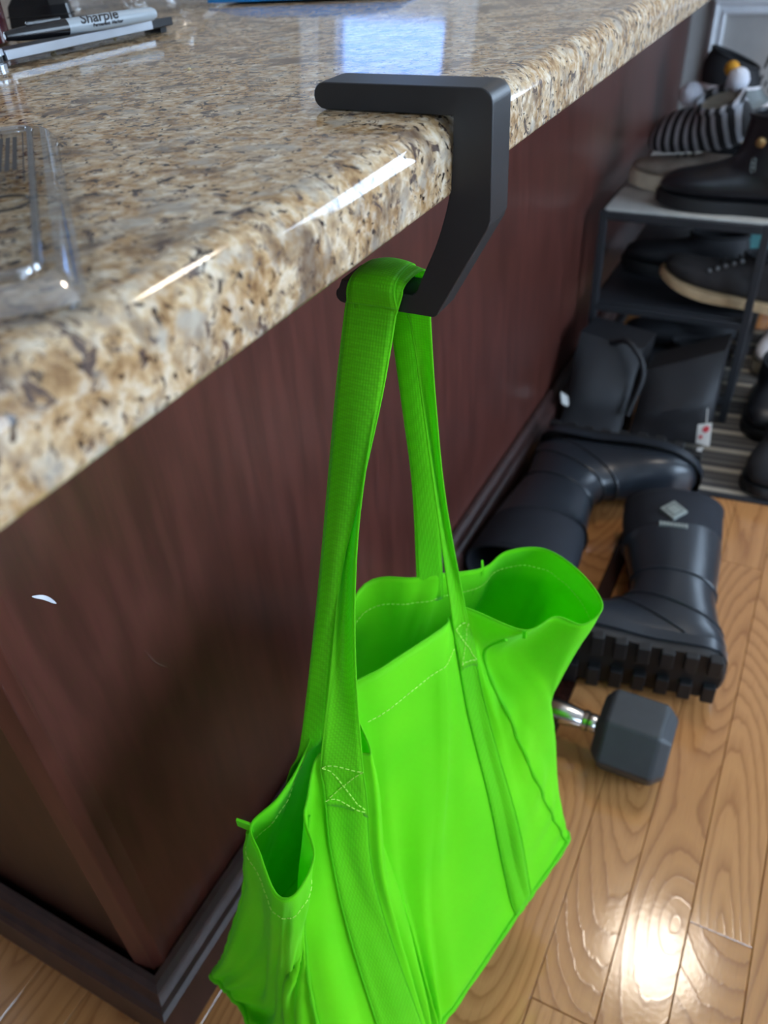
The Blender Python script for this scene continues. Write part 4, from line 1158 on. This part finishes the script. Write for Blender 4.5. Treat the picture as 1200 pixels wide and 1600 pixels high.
def text_mesh(body, size, shear=0.0, bold=0.0):
    c = bpy.data.curves.new('lettering', 'FONT'); c.body = body; c.size = size; c.shear = shear; c.offset = bold
    c.resolution_u = 3
    o = bpy.data.objects.new('lettering', c); COL.objects.link(o)
    dg = bpy.context.evaluated_depsgraph_get()
    me = bpy.data.meshes.new_from_object(o.evaluated_get(dg))
    bpy.data.objects.remove(o); bpy.data.curves.remove(c)
    vs = [v.co.copy() for v in me.vertices]; fs = [tuple(p.vertices) for p in me.polygons]
    bpy.data.meshes.remove(me)
    return vs, fs
def wrap_text(body, size, x0, a0, name, shear=0.0, bold=0.0, r=0.00612):
    vs, fs = text_mesh(body, size, shear, bold)
    bm = bmesh.new()
    bv = [bm.verts.new(v) for v in vs]
    for f_ in fs: bm.faces.new([bv[i] for i in f_])
    y = -0.3 * size
    while y < size:
        bmesh.ops.bisect_plane(bm, geom=bm.verts[:] + bm.edges[:] + bm.faces[:], plane_co=(0, y, 0), plane_no=(0, 1, 0)); y += 0.0006
    bm.verts.index_update()
    vs = [v.co.copy() for v in bm.verts]; fs = [tuple(v.index for v in f_.verts) for f_ in bm.faces]
    bm.free()
    out = []
    for p in vs:
        a = a0 + p.y / r
        out.append((x0 + p.x, -r*math.cos(a), r*math.sin(a)))
    return MB().add(out, fs).build(name, M['ink'], mk, smooth=False, fixn=False)
wrap_text('Sharpie', 0.0120, 0.0640*s_, 0.20, 'brand_lettering', 0.25, 0.0003)
wrap_text('Permanent  Marker', 0.0036, 0.0745*s_, -0.38, 'type_lettering', 0.0, 0.0002)

# maroon glass bottle at the left edge
mbt = thing('maroon_bottle', 'dark maroon glass bottle standing at the left edge of the counter', 'bottle', T(-0.548, 0.586, ZT))
MB().loft([[(r*math.cos(2*math.pi*k/32), r*math.sin(2*math.pi*k/32), z) for k in range(32)] for z, r in ((0.0, 0.022), (0.003, 0.027), (0.10, 0.028), (0.13, 0.022), (0.15, 0.013), (0.19, 0.012))], cap0=True, cap1=True).build('bottle_body', M['maroon'], mbt)
MB().loft([[(r*math.cos(2*math.pi*k/24), r*math.sin(2*math.pi*k/24), z) for k in range(24)] for z, r in ((0.186, 0.0145), (0.206, 0.0145), (0.208, 0.012))], cap0=True, cap1=True).build('bottle_cap', M['marker_black'], mbt)
# black case behind the marker
cs = thing('black_case', 'black angular plastic case lying behind the marker cap', 'case', T(-0.585, 0.705, ZT) @ rotz(0.45) @ Matrix.Scale(0.72, 4))
ol = [(-0.050, -0.016), (0.018, -0.018), (0.042, -0.008), (0.040, 0.012), (0.010, 0.022), (-0.050, 0.020)]
MB().loft([[(x*s, y*s, z) for x, y in ol] for z, s in ((0.0, 0.97), (0.004, 1.0), (0.028, 0.94), (0.042, 0.70))], cap0=True, cap1=True).build('case_shell', M['marker_black'], cs, smooth=False, bevel=0.003)
MB().tube([(x*1.003, y*1.003, 0.016) for x, y in ol], 0.0007, 5, closed=True).build('case_seam', M['sole'], cs)

# crumpled clear film bag behind
def crumple(name, label, cx, cy, rx, ry, hh, seed, mat, cat, rot=0.0, nu=26, nv=14):
    t = thing(name, label, cat, T(cx, cy, ZT) @ rotz(rot))
    rr = []
    for j in range(nv + 1):
        v = j / nv; ring_ = []
        for k in range(nu):
            q = 2*math.pi*k/nu
            nz = noise.noise(Vector((math.cos(q)*1.7, math.sin(q)*1.7, v*2.2 + seed)))
            nz2 = noise.noise(Vector((math.cos(q)*4.5, math.sin(q)*4.5, v*5 + seed*2)))
            f_ = max(0.03, (1 - v**2.2)) ** 0.5
            s = 1 + 0.22*nz + 0.12*nz2
            ring_.append((rx*f_*s*math.cos(q), ry*f_*s*math.sin(q), max(0.0008, hh*v*(1 + 0.35*nz + 0.25*nz2)) if j else 0.0008))
        rr.append(ring_)
    MB().loft(rr, cap1=True).build('film', mat, t, smooth=True, angle=28)
    return t
crumple('clear_film_bag', 'crumpled clear plastic film bag at the back of the counter', -0.600, 0.850, 0.100, 0.062, 0.060, 2.3, M['crinkle'], 'plastic bag', 0.15)
# blue bag at the top of the picture
bb_ = thing('blue_bag', 'bright blue plastic bag lying far back on the counter', 'bag', T(-0.395, 0.965, ZT) @ rotz(0.20))
def pil(u, v, s):
    e = (max(0, 1 - abs(u)**4) * max(0, 1 - abs(v)**4)) ** 0.5
    return (u*0.115, v*0.075, 0.0055 + max(-0.004,  s*(0.012*e) + (0.004*noise.noise(Vector((u*2.2, v*2.2, s))) if e > 0 else 0)))
N_ = 16
g1 = [[pil(-1 + 2*i/N_, -1 + 2*j/N_, 1.6) for i in range(N_+1)] for j in range(N_+1)]
g2 = [[pil(-1 + 2*i/N_, -1 + 2*j/N_, -1.0) for i in range(N_+1)] for j in range(N_+1)]
MB().loft(g1, closed=False).loft(g2, closed=False).build('bag_film', M['blue_bag'], bb_, angle=60)
MB().box((-0.117, -0.0815, 0.0030), (0.117, -0.0745, 0.0062)).build('heat_seal', M['blue_bag'], bb_, smooth=False)

# clear blister tray with printed back, near the left edge
U = Vector((0.737, -0.677, 0)); Wd = Vector((-0.677, -0.737, 0))
Mt = Matrix((U, Wd, Vector((0, 0, 1)))).transposed().to_4x4(); Mt.translation = Vector((-0.170, 0.300, ZT + 0.0006))
ty = thing('blister_tray', 'clear plastic blister tray with faint barcode print, near the counter edge', 'packaging', Mt)
def rr_(x0, y0, x1, y1, r, z, n=6):
    out = []
    for cx, cy, a in ((x1-r, y1-r, 0), (x0+r, y1-r, 90), (x0+r, y0+r, 180), (x1-r, y0+r, 270)):
        for k in range(n+1):
            q = math.radians(a + 90*k/n); out.append((cx + r*math.cos(q), cy + r*math.sin(q), z))
    return out
TL = 0.211
MB().loft([rr_(-0.044, -0.012, TL + 0.008, 0.118, 0.010, 0.0), rr_(-0.036, -0.006, TL, 0.112, 0.010, 0.0008)]).build('tray_flange', M['clear'], ty, angle=40)
bev = [rr_(-0.036 + 0.007*t, -0.006 + 0.007*t, TL - 0.007*t, 0.112 - 0.007*t, 0.010, 0.0008 + 0.0072*math.sin(math.pi/2*t)) for t in (0.0, 0.2, 0.4, 0.6, 0.8, 1.0)]
MB().loft(bev).build('tray_bevel', M['clear_shiny'], ty, angle=60)
MB().loft([bev[-1], rr_(-0.026, 0.004, TL - 0.010, 0.100, 0.008, 0.0080)], cap1=True).build('tray_panel', M['clear'], ty, angle=40)
MB().tube(rr_(-0.024, 0.006, TL - 0.013, 0.098, 0.008, 0.0082), 0.0016, 8, closed=True).build('tray_ridge', M['clear_shiny'], ty)
card = MB()
zc = 0.0086
rg = random.Random(5)
x = 0.030
def flat_box(mb, x0, y0, x1, y1, z=zc): return mb.add([(x0, y0, z), (x1, y0, z), (x1, y1, z), (x0, y1, z)], [(0, 1, 2, 3)])
y = 0.012
while y < 0.048:                                   # barcode bars
    w = rg.choice((0.0008, 0.0013, 0.0020)); flat_box(card, -0.002, y, 0.066, y + w); y += w + rg.choice((0.0007, 0.0012, 0.0020))
for a in ((-0.010, 0.009, 0.088, 0.0096), (-0.010, 0.054, 0.088, 0.0546), (-0.010, 0.009, -0.0094, 0.054), (0.0874, 0.009, 0.088, 0.0546)): flat_box(card, *a)
card.build('barcode_print', M['faint_ink'], ty, smooth=False, fixn=False)
def tray_text(body, size, x0, y0):
    vs, fs = text_mesh(body, size)
    out = [(x0 + p.y, y0 - p.x, zc) for p in vs]
    MB().add(out, fs).build('print', M['faint_ink'], ty, smooth=False, fixn=False)
tray_text('TRA 753453', 0.0100, 0.076, 0.052)
tray_text('60', 0.012, 0.160, 0.024); tray_text('(526)', 0.007, 0.176, 0.026)
rc = MB()                                          # recycling arrows
for k in range(3):
    a = math.radians(120*k + 90); c = Vector((0.116, 0.017, zc))
    pts = [c + Vector((math.cos(a + t)*0.010, math.sin(a + t)*0.010, 0)) for t in (-0.75, -0.4, 0.0, 0.4, 0.7)]
    rc.tube(catmull(pts, 3), 0.0005, 4); e = pts[-1]; t_ = (pts[-1] - pts[-2]).normalized(); n_ = Vector((-t_.y, t_.x, 0))
    rc.add([e + n_*0.004, e - n_*0.004, e + t_*0.006], [(0, 1, 2)])
rc.build('recycling_mark', M['faint_ink'], ty, smooth=False)
for (x, y_, s, lb) in ((-0.4375, 0.5660, 0.0030, 'largest pale crumb, lying just in front of the silver-edged bar'), (-0.4280, 0.6340, 0.0020, 'small white crumb in front of the bar, below the marker lettering'),
                       (-0.3300, 0.3900, 0.0012, 'tiny pale crumb beyond the blister tray'), (-0.2450, 0.5100, 0.0014, 'tiny pale crumb between the metal bar and the hook')):
    o = MB().sphere((0, 0, s*0.62), (s, s*0.8, s*0.6), 10, 6, jit=0.4).build('crumb', M['crumb'], None, smooth=False)
    o.location = (x, y_, ZT)
    tag(o, lb, 'crumb', 'crumbs on the counter')
